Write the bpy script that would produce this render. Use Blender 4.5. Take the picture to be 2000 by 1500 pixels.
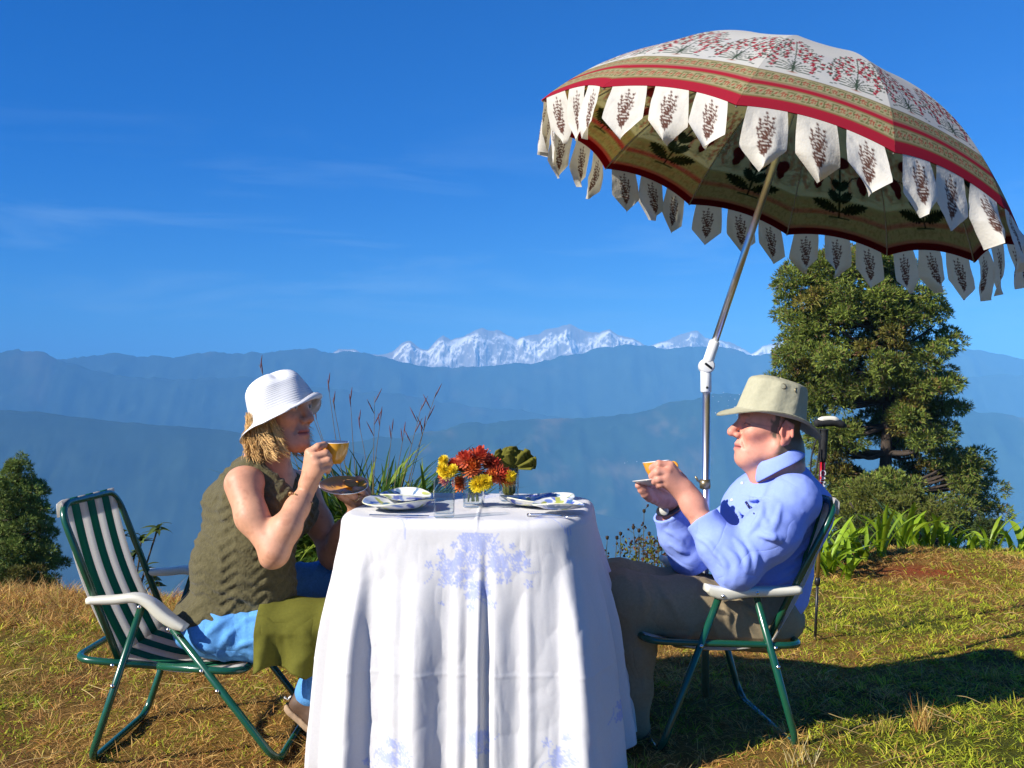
import bpy, math, random
import numpy as np

for _o in list(bpy.data.objects):
    bpy.data.objects.remove(_o, do_unlink=True)
random.seed(7)
RNG = np.random.default_rng(7)
SC = bpy.context.scene
COL = SC.collection

# ------------------------------------------------------------------ camera, world, sun, exposure
F_PX = 1963.0
EYE = np.array([0.0, 0.0, 1.07])
PITCH = math.atan(15.0 / F_PX)
cam_d = bpy.data.cameras.new('camera')
cam = bpy.data.objects.new('camera', cam_d)
COL.objects.link(cam)
cam.location = EYE
cam.rotation_euler = (math.radians(90) + PITCH, 0, 0)
cam_d.sensor_width = 36.0
cam_d.lens = 36.0 * F_PX / 2000.0
cam_d.clip_start = 0.05
cam_d.clip_end = 60000
SC.camera = cam

SUN_EL, SUN_DIR_XY = math.radians(31), (0.86, 0.51)      # where the light travels
_az = math.atan2(-SUN_DIR_XY[0], -SUN_DIR_XY[1])          # compass bearing of the sun (from +Y towards +X)
world = bpy.data.worlds.new('World')
SC.world = world
world.use_nodes = True
WN, WL = world.node_tree.nodes, world.node_tree.links
WN.clear()
w_out = WN.new('ShaderNodeOutputWorld')
w_bg = WN.new('ShaderNodeBackground')
w_bg.inputs['Strength'].default_value = 0.108
sky = WN.new('ShaderNodeTexSky')
sky.sky_type = 'NISHITA'
sky.sun_disc = False
sky.sun_elevation = SUN_EL
sky.sun_rotation = _az
sky.altitude = 2000
sky.air_density = 1.0
sky.dust_density = 0.0
sky.ozone_density = 2.5
hs = WN.new('ShaderNodeHueSaturation')
hs.inputs['Saturation'].default_value = 1.8
hs.inputs['Value'].default_value = 1.0
tint = WN.new('ShaderNodeMix')
tint.data_type = 'RGBA'
tint.blend_type = 'MULTIPLY'
tint.inputs[0].default_value = 1.0
tint.inputs[7].default_value = (0.28, 0.80, 1.34, 1)
# thin cirrus, streaked along the horizon
tc = WN.new('ShaderNodeTexCoord')
mp = WN.new('ShaderNodeMapping')
mp.inputs['Scale'].default_value = (1.6, 1.6, 11.0)
mp.inputs['Rotation'].default_value = (math.radians(3), math.radians(-5), 0)
nz = WN.new('ShaderNodeTexNoise')
nz.inputs['Scale'].default_value = 2.2
nz.inputs['Detail'].default_value = 7
nz.inputs['Roughness'].default_value = 0.62
nz.inputs['Distortion'].default_value = 0.5
cr = WN.new('ShaderNodeMapRange')
cr.inputs['From Min'].default_value = 0.50
cr.inputs['From Max'].default_value = 0.85
cr.inputs['To Min'].default_value = 0.0
cr.inputs['To Max'].default_value = 0.34
cl = WN.new('ShaderNodeMix')
cl.data_type = 'RGBA'
cl.inputs[7].default_value = (3.4, 5.0, 6.6, 1)
gm = WN.new('ShaderNodeGamma')
gm.inputs['Gamma'].default_value = 0.75
WL.new(sky.outputs[0], gm.inputs['Color'])
WL.new(gm.outputs[0], hs.inputs['Color'])
WL.new(hs.outputs[0], tint.inputs[6])
WL.new(tc.outputs['Generated'], mp.inputs['Vector'])
WL.new(mp.outputs[0], nz.inputs['Vector'])
WL.new(nz.outputs['Fac'], cr.inputs['Value'])
sep = WN.new('ShaderNodeSeparateXYZ')
lo_ = WN.new('ShaderNodeMapRange'); lo_.interpolation_type = 'SMOOTHSTEP'
lo_.inputs['From Min'].default_value = 0.30; lo_.inputs['From Max'].default_value = 0.12
ml_ = WN.new('ShaderNodeMath'); ml_.operation = 'MULTIPLY'
WL.new(tc.outputs['Generated'], sep.inputs[0])
WL.new(sep.outputs['Z'], lo_.inputs['Value'])
WL.new(cr.outputs[0], ml_.inputs[0])
WL.new(lo_.outputs[0], ml_.inputs[1])
WL.new(ml_.outputs[0], cl.inputs[0])
WL.new(tint.outputs[2], cl.inputs[6])
WL.new(cl.outputs[2], w_bg.inputs['Color'])
WL.new(w_bg.outputs[0], w_out.inputs['Surface'])

sun_d = bpy.data.lights.new('sun', 'SUN')
sun_d.energy = 5.0
sun_d.angle = math.radians(0.5)
sun_d.color = (1.0, 0.95, 0.87)
sun = bpy.data.objects.new('sun', sun_d)
COL.objects.link(sun)
sun.location = (-8, -6, 8)
_c = math.cos(SUN_EL)
SUN_V = np.array([SUN_DIR_XY[0] * _c, SUN_DIR_XY[1] * _c, -math.sin(SUN_EL)])
SUN_V /= np.linalg.norm(SUN_V)
from mathutils import Vector, Matrix
sun.rotation_euler = Vector(SUN_V).to_track_quat('-Z', 'Y').to_euler()

SC.view_settings.view_transform = 'Standard'
SC.view_settings.look = 'None'
SC.view_settings.exposure = 0.55
SC.view_settings.gamma = 1.0
SC.view_settings.use_curve_mapping = False
SC.render.engine = 'CYCLES'
SC.cycles.use_denoising = True
SC.cycles.max_bounces = 8
SC.cycles.diffuse_bounces = 3
SC.cycles.glossy_bounces = 3
SC.cycles.transmission_bounces = 8
SC.cycles.transparent_max_bounces = 24
SC.cycles.volume_bounces = 1
SC.cycles.sample_clamp_indirect = 6

# ------------------------------------------------------------------ helpers
_fw = np.array([0, math.cos(PITCH), math.sin(PITCH)])
_up = np.array([0, -math.sin(PITCH), math.cos(PITCH)])
_rt = np.array([1.0, 0, 0])


def at(px, py, Y):
    """world point seen at photo pixel (px, py) lying at depth y = Y"""
    d = _rt * (px - 1000) / F_PX + _up * (750 - py) / F_PX + _fw
    return EYE + d * (Y / d[1])


def srgb(r, g, b):
    c = np.array([r, g, b], float) / 255.0
    return tuple(np.where(c <= 0.04045, c / 12.92, ((c + 0.055) / 1.055) ** 2.4))


def hash3(ix, iy, iz, seed=0):
    h = (ix.astype(np.int64) * 374761393 + iy.astype(np.int64) * 668265263 + iz.astype(np.int64) * 2147483647 + seed * 974711) & 0xFFFFFFFF
    h = ((h ^ (h >> 13)) * 1274126177) & 0xFFFFFFFF
    h = (h ^ (h >> 16)) & 0xFFFFFFFF
    return h.astype(np.float64) / 4294967295.0


def vnoise(p, seed=0):
    """value noise in [-1, 1] for an (n, 3) array"""
    p = np.asarray(p, float)
    i = np.floor(p).astype(np.int64)
    f = p - i
    f = f * f * (3 - 2 * f)
    r = 0
    for dx in (0, 1):
        wx = f[:, 0] if dx else 1 - f[:, 0]
        for dy in (0, 1):
            wy = f[:, 1] if dy else 1 - f[:, 1]
            for dz in (0, 1):
                wz = f[:, 2] if dz else 1 - f[:, 2]
                r = r + wx * wy * wz * hash3(i[:, 0] + dx, i[:, 1] + dy, i[:, 2] + dz, seed)
    return r * 2 - 1


def fbm(p, oct=4, seed=0, gain=0.5, lac=2.03):
    p = np.asarray(p, float)
    a, s, t = 1.0, 0.0, 0.0
    for o in range(oct):
        s = s + a * vnoise(p, seed + o)
        t += a
        p = p * lac + 11.3
        a *= gain
    return s / t


def ridged(p, oct=5, seed=0, gain=0.5):
    p = np.asarray(p, float)
    a, s, t = 1.0, 0.0, 0.0
    for o in range(oct):
        s = s + a * (1 - np.abs(vnoise(p, seed + o)))
        t += a
        p = p * 2.07 + 5.7
        a *= gain
    return s / t


def sstep(a, b, x):
    t = np.clip((np.asarray(x, float) - a) / (b - a), 0, 1)
    return t * t * (3 - 2 * t)


def link(o, parent=None, label=None, cat=None, group=None, kind=None):
    COL.objects.link(o)
    if parent is not None:
        o.parent = parent
    return tag(o, label, cat, group, kind)


def tag(o, label=None, cat=None, group=None, kind=None):
    if label: o['label'] = label
    if cat: o['category'] = cat
    if group: o['group'] = group
    if kind: o['kind'] = kind
    return o


def empty(name, loc, label, cat, group=None, rz=0.0):
    o = bpy.data.objects.new(name, None)
    o.location = loc
    o.rotation_euler = (0, 0, rz)
    o.empty_display_size = 0.1
    return link(o, None, label, cat, group)


def mesh_data(name, V, F, mat=None, cols=None, smooth=True):
    """V (n,3); F: an (m,k) array or a list of such arrays"""
    me = bpy.data.meshes.new(name)
    V = np.ascontiguousarray(V, np.float32)
    Fs = F if isinstance(F, list) else [F]
    Fs = [np.asarray(f, np.int32) for f in Fs if len(f)]
    me.vertices.add(len(V))
    me.vertices.foreach_set('co', V.ravel())
    loops = np.concatenate([f.ravel() for f in Fs])
    sizes = np.concatenate([np.full(len(f), f.shape[1], np.int32) for f in Fs])
    starts = np.concatenate([[0], np.cumsum(sizes)[:-1]]).astype(np.int32)
    me.loops.add(len(loops))
    me.loops.foreach_set('vertex_index', loops)
    me.polygons.add(len(sizes))
    me.polygons.foreach_set('loop_start', starts)
    try:
        me.polygons.foreach_set('loop_total', sizes)
    except Exception:
        pass
    if smooth is not None:
        me.polygons.foreach_set('use_smooth', np.full(len(sizes), bool(smooth)))
    if cols is not None:
        c = np.asarray(cols, np.float32)
        if c.ndim == 1:
            c = np.repeat(c[None], len(V), 0)
        if c.shape[1] == 3:
            c = np.concatenate([c, np.ones((len(c), 1), np.float32)], 1)
        a = me.color_attributes.new('Col', 'FLOAT_COLOR', 'POINT')
        a.data.foreach_set('color', c.ravel())
    me.update(calc_edges=True)
    me.validate()
    if mat is not None:
        me.materials.append(mat)
    return me


def obj(name, V, F, mat, parent=None, cols=None, smooth=True, label=None, cat=None, group=None, kind=None, local=True):
    """link one mesh object; V in world space: made relative to a parent Empty standing at its location"""
    V = np.asarray(V, float)
    if parent is not None and local:
        M = np.array(world_mat(parent).inverted())
        V = V @ M[:3, :3].T + M[:3, 3]
    o = bpy.data.objects.new(name, mesh_data(name, V, F, mat, cols, smooth))
    return link(o, parent, label, cat, group, kind)


def world_mat(o):
    m = o.matrix_basis if hasattr(o, 'matrix_basis') else Matrix()
    m = Matrix.LocRotScale(o.location, o.rotation_euler, o.scale)
    return world_mat(o.parent) @ m if o.parent else m


class MB:
    """collects pieces of one mesh"""
    def __init__(s):
        s.V, s.Q, s.T, s.C, s.n = [], [], [], [], 0

    def add(s, V, Q=None, T=None, col=None):
        V = np.asarray(V, float)
        if Q is not None and len(Q): s.Q.append(np.asarray(Q, np.int64) + s.n)
        if T is not None and len(T): s.T.append(np.asarray(T, np.int64) + s.n)
        s.V.append(V)
        c = np.asarray(col if col is not None else (0.5, 0.5, 0.5), float)
        s.C.append(np.repeat(c[None], len(V), 0) if c.ndim == 1 else c)
        s.n += len(V)
        return s

    def build(s, name, mat, parent=None, smooth=True, **kw):
        F = []
        if s.Q: F.append(np.concatenate(s.Q))
        if s.T: F.append(np.concatenate(s.T))
        return obj(name, np.concatenate(s.V), F, mat, parent, np.concatenate(s.C), smooth, **kw)


def grid_faces(nu, nv, wrap_u=False):
    """quads for vertices indexed i*nv + j"""
    iu = np.arange(nu if wrap_u else nu - 1)
    jv = np.arange(nv - 1)
    I, J = np.meshgrid(iu, jv, indexing='ij')
    I2 = (I + 1) % nu
    return np.stack([I * nv + J, I2 * nv + J, I2 * nv + J + 1, I * nv + J + 1], -1).reshape(-1, 4)


def frames(P):
    P = np.asarray(P, float)
    T = np.gradient(P, axis=0)
    T /= np.linalg.norm(T, axis=1, keepdims=True) + 1e-12
    a = np.array([0, 0, 1.0]) if abs(T[0, 2]) < 0.9 else np.array([1.0, 0, 0])
    N = np.cross(T[0], a); N /= np.linalg.norm(N)
    out = []
    for t in T:
        N = N - t * (N @ t); N /= np.linalg.norm(N) + 1e-12
        out.append((N.copy(), np.cross(t, N)))
    return T, np.array([o[0] for o in out]), np.array([o[1] for o in out])


def tube(P, r, n=10, caps=True):
    P = np.asarray(P, float)
    r = np.broadcast_to(np.asarray(r, float), (len(P),))
    T, N, B = frames(P)
    a = np.linspace(0, 2 * np.pi, n, endpoint=False)
    V = P[:, None] + r[:, None, None] * (np.cos(a)[None, :, None] * N[:, None] + np.sin(a)[None, :, None] * B[:, None])
    m = len(P)
    I, J = np.meshgrid(np.arange(m - 1), np.arange(n), indexing='ij')
    J2 = (J + 1) % n
    Q = np.stack([I * n + J, I * n + J2, (I + 1) * n + J2, (I + 1) * n + J], -1).reshape(-1, 4)
    V = V.reshape(-1, 3)
    Tt = []
    if caps:
        V = np.concatenate([V, P[:1], P[-1:]])
        c0, c1 = m * n, m * n + 1
        j = np.arange(n); j2 = (j + 1) % n
        Tt = np.concatenate([np.stack([np.full(n, c0), j2, j], -1), np.stack([np.full(n, c1), (m - 1) * n + j, (m - 1) * n + j2], -1)])
    return V, Q, Tt


def smooth_path(P, n=6, closed=False):
    """Catmull-Rom through the points"""
    P = np.asarray(P, float)
    Q = np.concatenate([2 * P[:1] - P[1:2], P, 2 * P[-1:] - P[-2:-1]])
    out = []
    for i in range(1, len(Q) - 2):
        t = np.linspace(0, 1, n, endpoint=False)[:, None]
        a, b, c, d = Q[i - 1], Q[i], Q[i + 1], Q[i + 2]
        out.append(0.5 * (2 * b + (c - a) * t + (2 * a - 5 * b + 4 * c - d) * t ** 2 + (3 * b - a - 3 * c + d) * t ** 3))
    out.append(P[-1:])
    return np.concatenate(out)


def round_corners(P, rad, n=6):
    P = [np.asarray(p, float) for p in P]
    out = [P[0]]
    for i in range(1, len(P) - 1):
        a, b, c = P[i - 1], P[i], P[i + 1]
        u, v = a - b, c - b
        lu, lv = np.linalg.norm(u), np.linalg.norm(v)
        d = min(rad, lu * 0.48, lv * 0.48)
        p, q = b + u / lu * d, b + v / lv * d
        for t in np.linspace(0, 1, n):
            out.append((1 - t) ** 2 * p + 2 * t * (1 - t) * b + t * t * q)
    out.append(P[-1])
    return np.array(out)


def lathe(prof, n=32, M=None):
    """prof: list of (r, z); M 4x4 array"""
    prof = np.asarray(prof, float)
    a = np.linspace(0, 2 * np.pi, n, endpoint=False)
    V = np.stack([prof[None, :, 0] * np.cos(a)[:, None], prof[None, :, 0] * np.sin(a)[:, None], np.repeat(prof[None, :, 1], n, 0)], -1).reshape(-1, 3)
    Q = grid_faces(n, len(prof), True)
    if M is not None:
        V = V @ M[:3, :3].T + M[:3, 3]
    return V, Q


def frame_from(z, x=None):
    z = np.asarray(z, float); z = z / np.linalg.norm(z)
    x = np.array([1.0, 0, 0]) if x is None else np.asarray(x, float)
    if abs(x @ z) > 0.98: x = np.array([0, 1.0, 0])
    x = x - z * (x @ z); x /= np.linalg.norm(x)
    return np.stack([x, np.cross(z, x), z], 1)


def mat4(R, t):
    M = np.eye(4); M[:3, :3] = R; M[:3, 3] = t
    return M


def rotz(a): return np.array([[math.cos(a), -math.sin(a), 0], [math.sin(a), math.cos(a), 0], [0, 0, 1.0]])
def roty(a): return np.array([[math.cos(a), 0, math.sin(a)], [0, 1.0, 0], [-math.sin(a), 0, math.cos(a)]])
def rotx(a): return np.array([[1.0, 0, 0], [0, math.cos(a), -math.sin(a)], [0, math.sin(a), math.cos(a)]])


def box(c, s, R=None, bev=0.0):
    """box with chamfered vertical and horizontal edges: 24 vertices"""
    h = np.asarray(s, float) / 2
    b = min(bev, h.min() * 0.9)
    V, Q, T = [], [], []
    idx = {}
    for ax in range(3):
        for sx in (-1, 1):
            for sy in (-1, 1):
                for sz in (-1, 1):
                    sg = np.array([sx, sy, sz], float)
                    p = sg * (h - b)
                    p[ax] = sg[ax] * h[ax]
                    idx[(ax, sx, sy, sz)] = len(V)
                    V.append(p)
    for ax in range(3):
        o = [a for a in range(3) if a != ax]
        for s_ in (-1, 1):
            ring = []
            for (u, v) in ((-1, -1), (1, -1), (1, 1), (-1, 1)):
                g = [0, 0, 0]; g[ax] = s_; g[o[0]] = u; g[o[1]] = v
                ring.append(idx[(ax, *g)])
            flip = (s_ < 0) ^ (ax == 1)
            Q.append(ring[::-1] if flip else ring)
    if b > 0:
        for ax in range(3):
            o = [a for a in range(3) if a != ax]
            for u in (-1, 1):
                for v in (-1, 1):
                    g0 = [0, 0, 0]; g0[o[0]] = u; g0[o[1]] = v
                    g1 = list(g0); g0[ax] = -1; g1[ax] = 1
                    q = [idx[(o[0], *g0)], idx[(o[0], *g1)], idx[(o[1], *g1)], idx[(o[1], *g0)]]
                    Q.append(q)
        for g in [(a, c_, d) for a in (-1, 1) for c_ in (-1, 1) for d in (-1, 1)]:
            T.append([idx[(0, *g)], idx[(1, *g)], idx[(2, *g)]])
    V = np.array(V)
    if R is not None: V = V @ np.asarray(R).T
    return V + np.asarray(c, float), Q, T


# ------------------------------------------------------------------ materials
def material(name, col=None, rough=0.6, var=0.12, scale=40.0, bump=0.0, bscale=120.0, metal=0.0, attr=False, spec=0.5,
             trans=0.0, sss=0.0, coat=0.0, sheen=0.0, tcol=None, stretch=None, detail=5.0, crease=None):
    m = bpy.data.materials.new(name)
    m.use_nodes = True
    N, L = m.node_tree.nodes, m.node_tree.links
    N.clear()
    out = N.new('ShaderNodeOutputMaterial')
    b = N.new('ShaderNodeBsdfPrincipled')
    b.inputs['Roughness'].default_value = rough
    b.inputs['Metallic'].default_value = metal
    b.inputs['Specular IOR Level'].default_value = spec
    if coat:
        b.inputs['Coat Weight'].default_value = coat
        b.inputs['Coat Roughness'].default_value = 0.1
    if sheen:
        b.inputs['Sheen Weight'].default_value = sheen
    if sss:
        b.inputs['Subsurface Weight'].default_value = sss
        b.inputs['Subsurface Radius'].default_value = (0.012, 0.005, 0.003)
        b.inputs['Subsurface Scale'].default_value = 1.0
    tcn = N.new('ShaderNodeTexCoord')
    vec = tcn.outputs['Object']
    if stretch:
        mpn = N.new('ShaderNodeMapping')
        mpn.inputs['Scale'].default_value = stretch
        L.new(vec, mpn.inputs['Vector'])
        vec = mpn.outputs[0]
    n1 = N.new('ShaderNodeTexNoise')
    n1.inputs['Scale'].default_value = scale
    n1.inputs['Detail'].default_value = detail
    n1.inputs['Roughness'].default_value = 0.6
    L.new(vec, n1.inputs['Vector'])
    mr = N.new('ShaderNodeMapRange')
    mr.inputs['From Min'].default_value = 0.25
    mr.inputs['From Max'].default_value = 0.75
    mr.inputs['To Min'].default_value = 1 - var
    mr.inputs['To Max'].default_value = 1 + var
    L.new(n1.outputs['Fac'], mr.inputs['Value'])
    mul = N.new('ShaderNodeVectorMath')
    mul.operation = 'SCALE'
    if attr:
        a = N.new('ShaderNodeAttribute')
        a.attribute_name = 'Col'
        L.new(a.outputs['Color'], mul.inputs[0])
    else:
        mul.inputs[0].default_value = tuple(col[:3])
    L.new(mr.outputs[0], mul.inputs['Scale'])
    L.new(mul.outputs[0], b.inputs['Base Color'])
    if bump:
        n2 = N.new('ShaderNodeTexNoise')
        n2.inputs['Scale'].default_value = bscale
        n2.inputs['Detail'].default_value = 4
        L.new(vec, n2.inputs['Vector'])
        bp = N.new('ShaderNodeBump')
        bp.inputs['Strength'].default_value = 1.0
        bp.inputs['Distance'].default_value = bump
        L.new(n2.outputs['Fac'], bp.inputs['Height'])
        L.new(bp.outputs[0], b.inputs['Normal'])
        if crease:                                  # sharp irregular cloth creases: ridged, warped noise
            n3 = N.new('ShaderNodeTexNoise')
            n3.inputs['Scale'].default_value = crease[0]
            n3.inputs['Detail'].default_value = 1.5
            n3.inputs['Distortion'].default_value = 0.5
            L.new(vec, n3.inputs['Vector'])
            s1 = N.new('ShaderNodeMath'); s1.operation = 'SUBTRACT'; s1.inputs[1].default_value = 0.5
            s2 = N.new('ShaderNodeMath'); s2.operation = 'ABSOLUTE'
            s3 = N.new('ShaderNodeMath'); s3.operation = 'POWER'; s3.inputs[1].default_value = 0.6
            L.new(n3.outputs['Fac'], s1.inputs[0]); L.new(s1.outputs[0], s2.inputs[0]); L.new(s2.outputs[0], s3.inputs[0])
            b2 = N.new('ShaderNodeBump'); b2.inputs['Distance'].default_value = crease[1]; b2.inputs['Strength'].default_value = 1.0
            L.new(s3.outputs[0], b2.inputs['Height']); L.new(bp.outputs[0], b2.inputs['Normal'])
            L.new(b2.outputs[0], b.inputs['Normal'])
    if trans:
        t = N.new('ShaderNodeBsdfTranslucent')
        mx = N.new('ShaderNodeMixShader')
        mx.inputs[0].default_value = trans
        if tcol is not None:
            tm = N.new('ShaderNodeVectorMath'); tm.operation = 'MULTIPLY'
            tm.inputs[1].default_value = tcol
            L.new(mul.outputs[0], tm.inputs[0])
            L.new(tm.outputs[0], t.inputs['Color'])
        else:
            L.new(mul.outputs[0], t.inputs['Color'])
        L.new(b.outputs[0], mx.inputs[1])
        L.new(t.outputs[0], mx.inputs[2])
        L.new(mx.outputs[0], out.inputs['Surface'])
    else:
        L.new(b.outputs[0], out.inputs['Surface'])
    m['nodes'] = 1
    return m


def glass_material(name, tintc=(0.93, 0.95, 0.95)):
    """thin clear glass: mostly see-through, mirror-like at grazing angles"""
    m = bpy.data.materials.new(name)
    m.use_nodes = True
    N, L = m.node_tree.nodes, m.node_tree.links
    N.clear()
    out = N.new('ShaderNodeOutputMaterial')
    t = N.new('ShaderNodeBsdfTransparent'); t.inputs[0].default_value = (*tintc, 1)
    g = N.new('ShaderNodeBsdfGlossy'); g.inputs['Roughness'].default_value = 0.03
    lw = N.new('ShaderNodeLayerWeight'); lw.inputs['Blend'].default_value = 0.5
    pw = N.new('ShaderNodeMath'); pw.operation = 'POWER'; pw.inputs[1].default_value = 4.0
    f = N.new('ShaderNodeMapRange'); f.inputs['To Min'].default_value = 0.06; f.inputs['To Max'].default_value = 0.9
    L.new(lw.outputs['Facing'], pw.inputs[0]); L.new(pw.outputs[0], f.inputs['Value'])
    mx = N.new('ShaderNodeMixShader')
    L.new(f.outputs[0], mx.inputs[0]); L.new(t.outputs[0], mx.inputs[1]); L.new(g.outputs[0], mx.inputs[2])
    L.new(mx.outputs[0], out.inputs['Surface'])
    return m

# ------------------------------------------------------------------ one-piece bodies and clothes: a distance field meshed with surface nets
class Field:
    def __init__(s): s.p = []

    def cone(s, a, b, ra, rb, k=0.02, op=1):
        s.p.append(('c', np.asarray(a, float), np.asarray(b, float), ra, rb, k, op)); return s

    def chain(s, pts, rs, k=0.015, op=1):
        for i in range(len(pts) - 1):
            s.cone(pts[i], pts[i + 1], rs[i], rs[i + 1], k, op)
        return s

    def ell(s, c, r, R=None, k=0.02, op=1):
        s.p.append(('e', np.asarray(c, float), np.asarray(r, float), np.eye(3) if R is None else np.asarray(R, float), None, k, op)); return s

    def disc(s, a, b, r, k=0.004, op=1):
        """flat-ended cylinder from a to b"""
        a, b = np.asarray(a, float), np.asarray(b, float)
        L = np.linalg.norm(b - a)
        s.p.append(('d', (a + b) / 2, (b - a) / L, r, L / 2, k, op)); return s

    def hit(s, px, py):
        """first surface point met looking through a photo pixel"""
        d = at(px, py, 1.0) - EYE; d /= np.linalg.norm(d)
        t = 2.2
        for _ in range(80):
            v = float(s.eval((EYE + d * t)[None])[0])
            if v < 0.0008: break
            t += v * 0.9
            if t > 6: break
        return EYE + d * t

    def fold(s, pts, r=0.010, sink=0.62, k=0.010, op=1):
        """a crease or ridge of cloth laid along the surface"""
        P = [s.hit(*p) for p in pts]
        d = P[0] - EYE; d /= np.linalg.norm(d)
        P = smooth_path(P, 5)
        n = len(P)
        e = np.sin(np.pi * np.linspace(0, 1, n)) ** 0.8
        for i in range(n - 1):
            ra, rb = r * (0.15 + 0.85 * e[i]), r * (0.15 + 0.85 * e[i + 1])
            s.cone(P[i] + d * (ra * sink + r * 0.7 * (1 - e[i])), P[i + 1] + d * (rb * sink + r * 0.7 * (1 - e[i + 1])), ra, rb, k, op)
        return s

    def half(s, c, n, k=0.004):
        """cut away the side the normal points to"""
        n = np.asarray(n, float)
        s.p.append(('h', np.asarray(c, float), n / np.linalg.norm(n), None, None, k, -1)); return s

    def join(s, o): s.p += o.p; return s

    def bounds(s):
        lo, hi = [], []
        for q in s.p:
            if q[6] < 0: continue
            if q[0] == 'd':
                lo.append(q[1] - q[3] - q[4]); hi.append(q[1] + q[3] + q[4])
            elif q[0] == 'c':
                r = max(q[3], q[4])
                lo.append(np.minimum(q[1], q[2]) - r); hi.append(np.maximum(q[1], q[2]) + r)
            elif q[0] == 'e':
                r = np.sqrt(((q[3] * q[2][None, :]) ** 2).sum(1))
                lo.append(q[1] - r); hi.append(q[1] + r)
        return np.min(lo, 0), np.max(hi, 0)

    @staticmethod
    def dist(q, X):
        if q[0] == 'c':
            a, b, ra, rb = q[1], q[2], q[3], q[4]
            ab = (b - a).astype(np.float32); l2 = float(ab @ ab) + 1e-12
            pa = X - a.astype(np.float32)
            t = np.clip(pa @ ab / l2, 0, 1)
            d = np.linalg.norm(pa - t[:, None] * ab, axis=1) - (ra + (rb - ra) * t)
        elif q[0] == 'e':
            pl = (X - q[1].astype(np.float32)) @ q[3].astype(np.float32)
            r = q[2].astype(np.float32)
            k0 = np.linalg.norm(pl / r, axis=1)
            k1 = np.linalg.norm(pl / (r * r), axis=1) + 1e-9
            d = k0 * (k0 - 1) / k1
            d = np.where(k0 < 1e-4, -float(r.min()), d)
        elif q[0] == 'd':
            pa = X - q[1].astype(np.float32)
            n = q[2].astype(np.float32)
            t = pa @ n
            rr = np.sqrt(np.clip((pa * pa).sum(1) - t * t, 0, None))
            dr, dh = rr - q[3], np.abs(t) - q[4]
            d = np.minimum(np.maximum(dr, dh), 0) + np.sqrt(np.clip(dr, 0, None) ** 2 + np.clip(dh, 0, None) ** 2)
        else:
            d = -((X - q[1].astype(np.float32)) @ q[2].astype(np.float32))
        return d.astype(np.float32)

    @staticmethod
    def blend(D, d, k, op):
        if op > 0:
            h = np.clip(k - np.abs(D - d), 0, None) / k
            return np.minimum(D, d) - h * h * k * 0.25
        h = np.clip(k - np.abs(D + d), 0, None) / k
        return np.maximum(D, -d) + h * h * k * 0.25

    def eval(s, X):
        D = np.full(len(X), 1e3, np.float32)
        X = X.astype(np.float32)
        for q in s.p:
            D = s.blend(D, s.dist(q, X), q[5], q[6])
        return D

    def mesh(s, h, disp=None, pad=0.02):
        lo, hi = s.bounds()
        lo = lo - pad; hi = hi + pad
        B = 8
        n = np.ceil((hi - lo) / (h * B)).astype(int) + 1
        bi = np.stack(np.meshgrid(*[np.arange(v) for v in n], indexing='ij'), -1).reshape(-1, 3)
        cen = lo + (bi * B + B / 2) * h
        dc = s.eval(cen)
        bi = bi[np.abs(dc) < h * B * 0.87 + 0.02]
        D = np.full(n * B, 1.0, np.float32)
        # far-inside blocks must read as inside
        Dc = dc.reshape(n)
        D = np.repeat(np.repeat(np.repeat(Dc, B, 0), B, 1), B, 2).astype(np.float32)
        loc = np.stack(np.meshgrid(*[np.arange(B)] * 3, indexing='ij'), -1).reshape(-1, 3)
        hd = h * B * 0.87
        for c0 in range(0, len(bi), 4000):
            ch = bi[c0:c0 + 4000]
            cc = (lo + (ch * B + B / 2) * h).astype(np.float32)
            I = ch[:, None] * B + loc[None]
            X = (lo + I * h).astype(np.float32)
            d = np.full(X.shape[:2], 1e3, np.float32)
            for q in s.p:
                m = s.dist(q, cc) < 2.6 * hd + 0.03 + q[5]
                if not m.any(): continue
                dq = s.dist(q, X[m].reshape(-1, 3)).reshape(-1, B ** 3)
                d[m] = s.blend(d[m], dq, q[5], q[6])
            if disp is not None:
                near = np.abs(d) < 0.03
                d[near] += disp(X[near].astype(float)).astype(np.float32)
            D[I[..., 0], I[..., 1], I[..., 2]] = d
        return surface_nets(D, lo, h)


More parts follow.
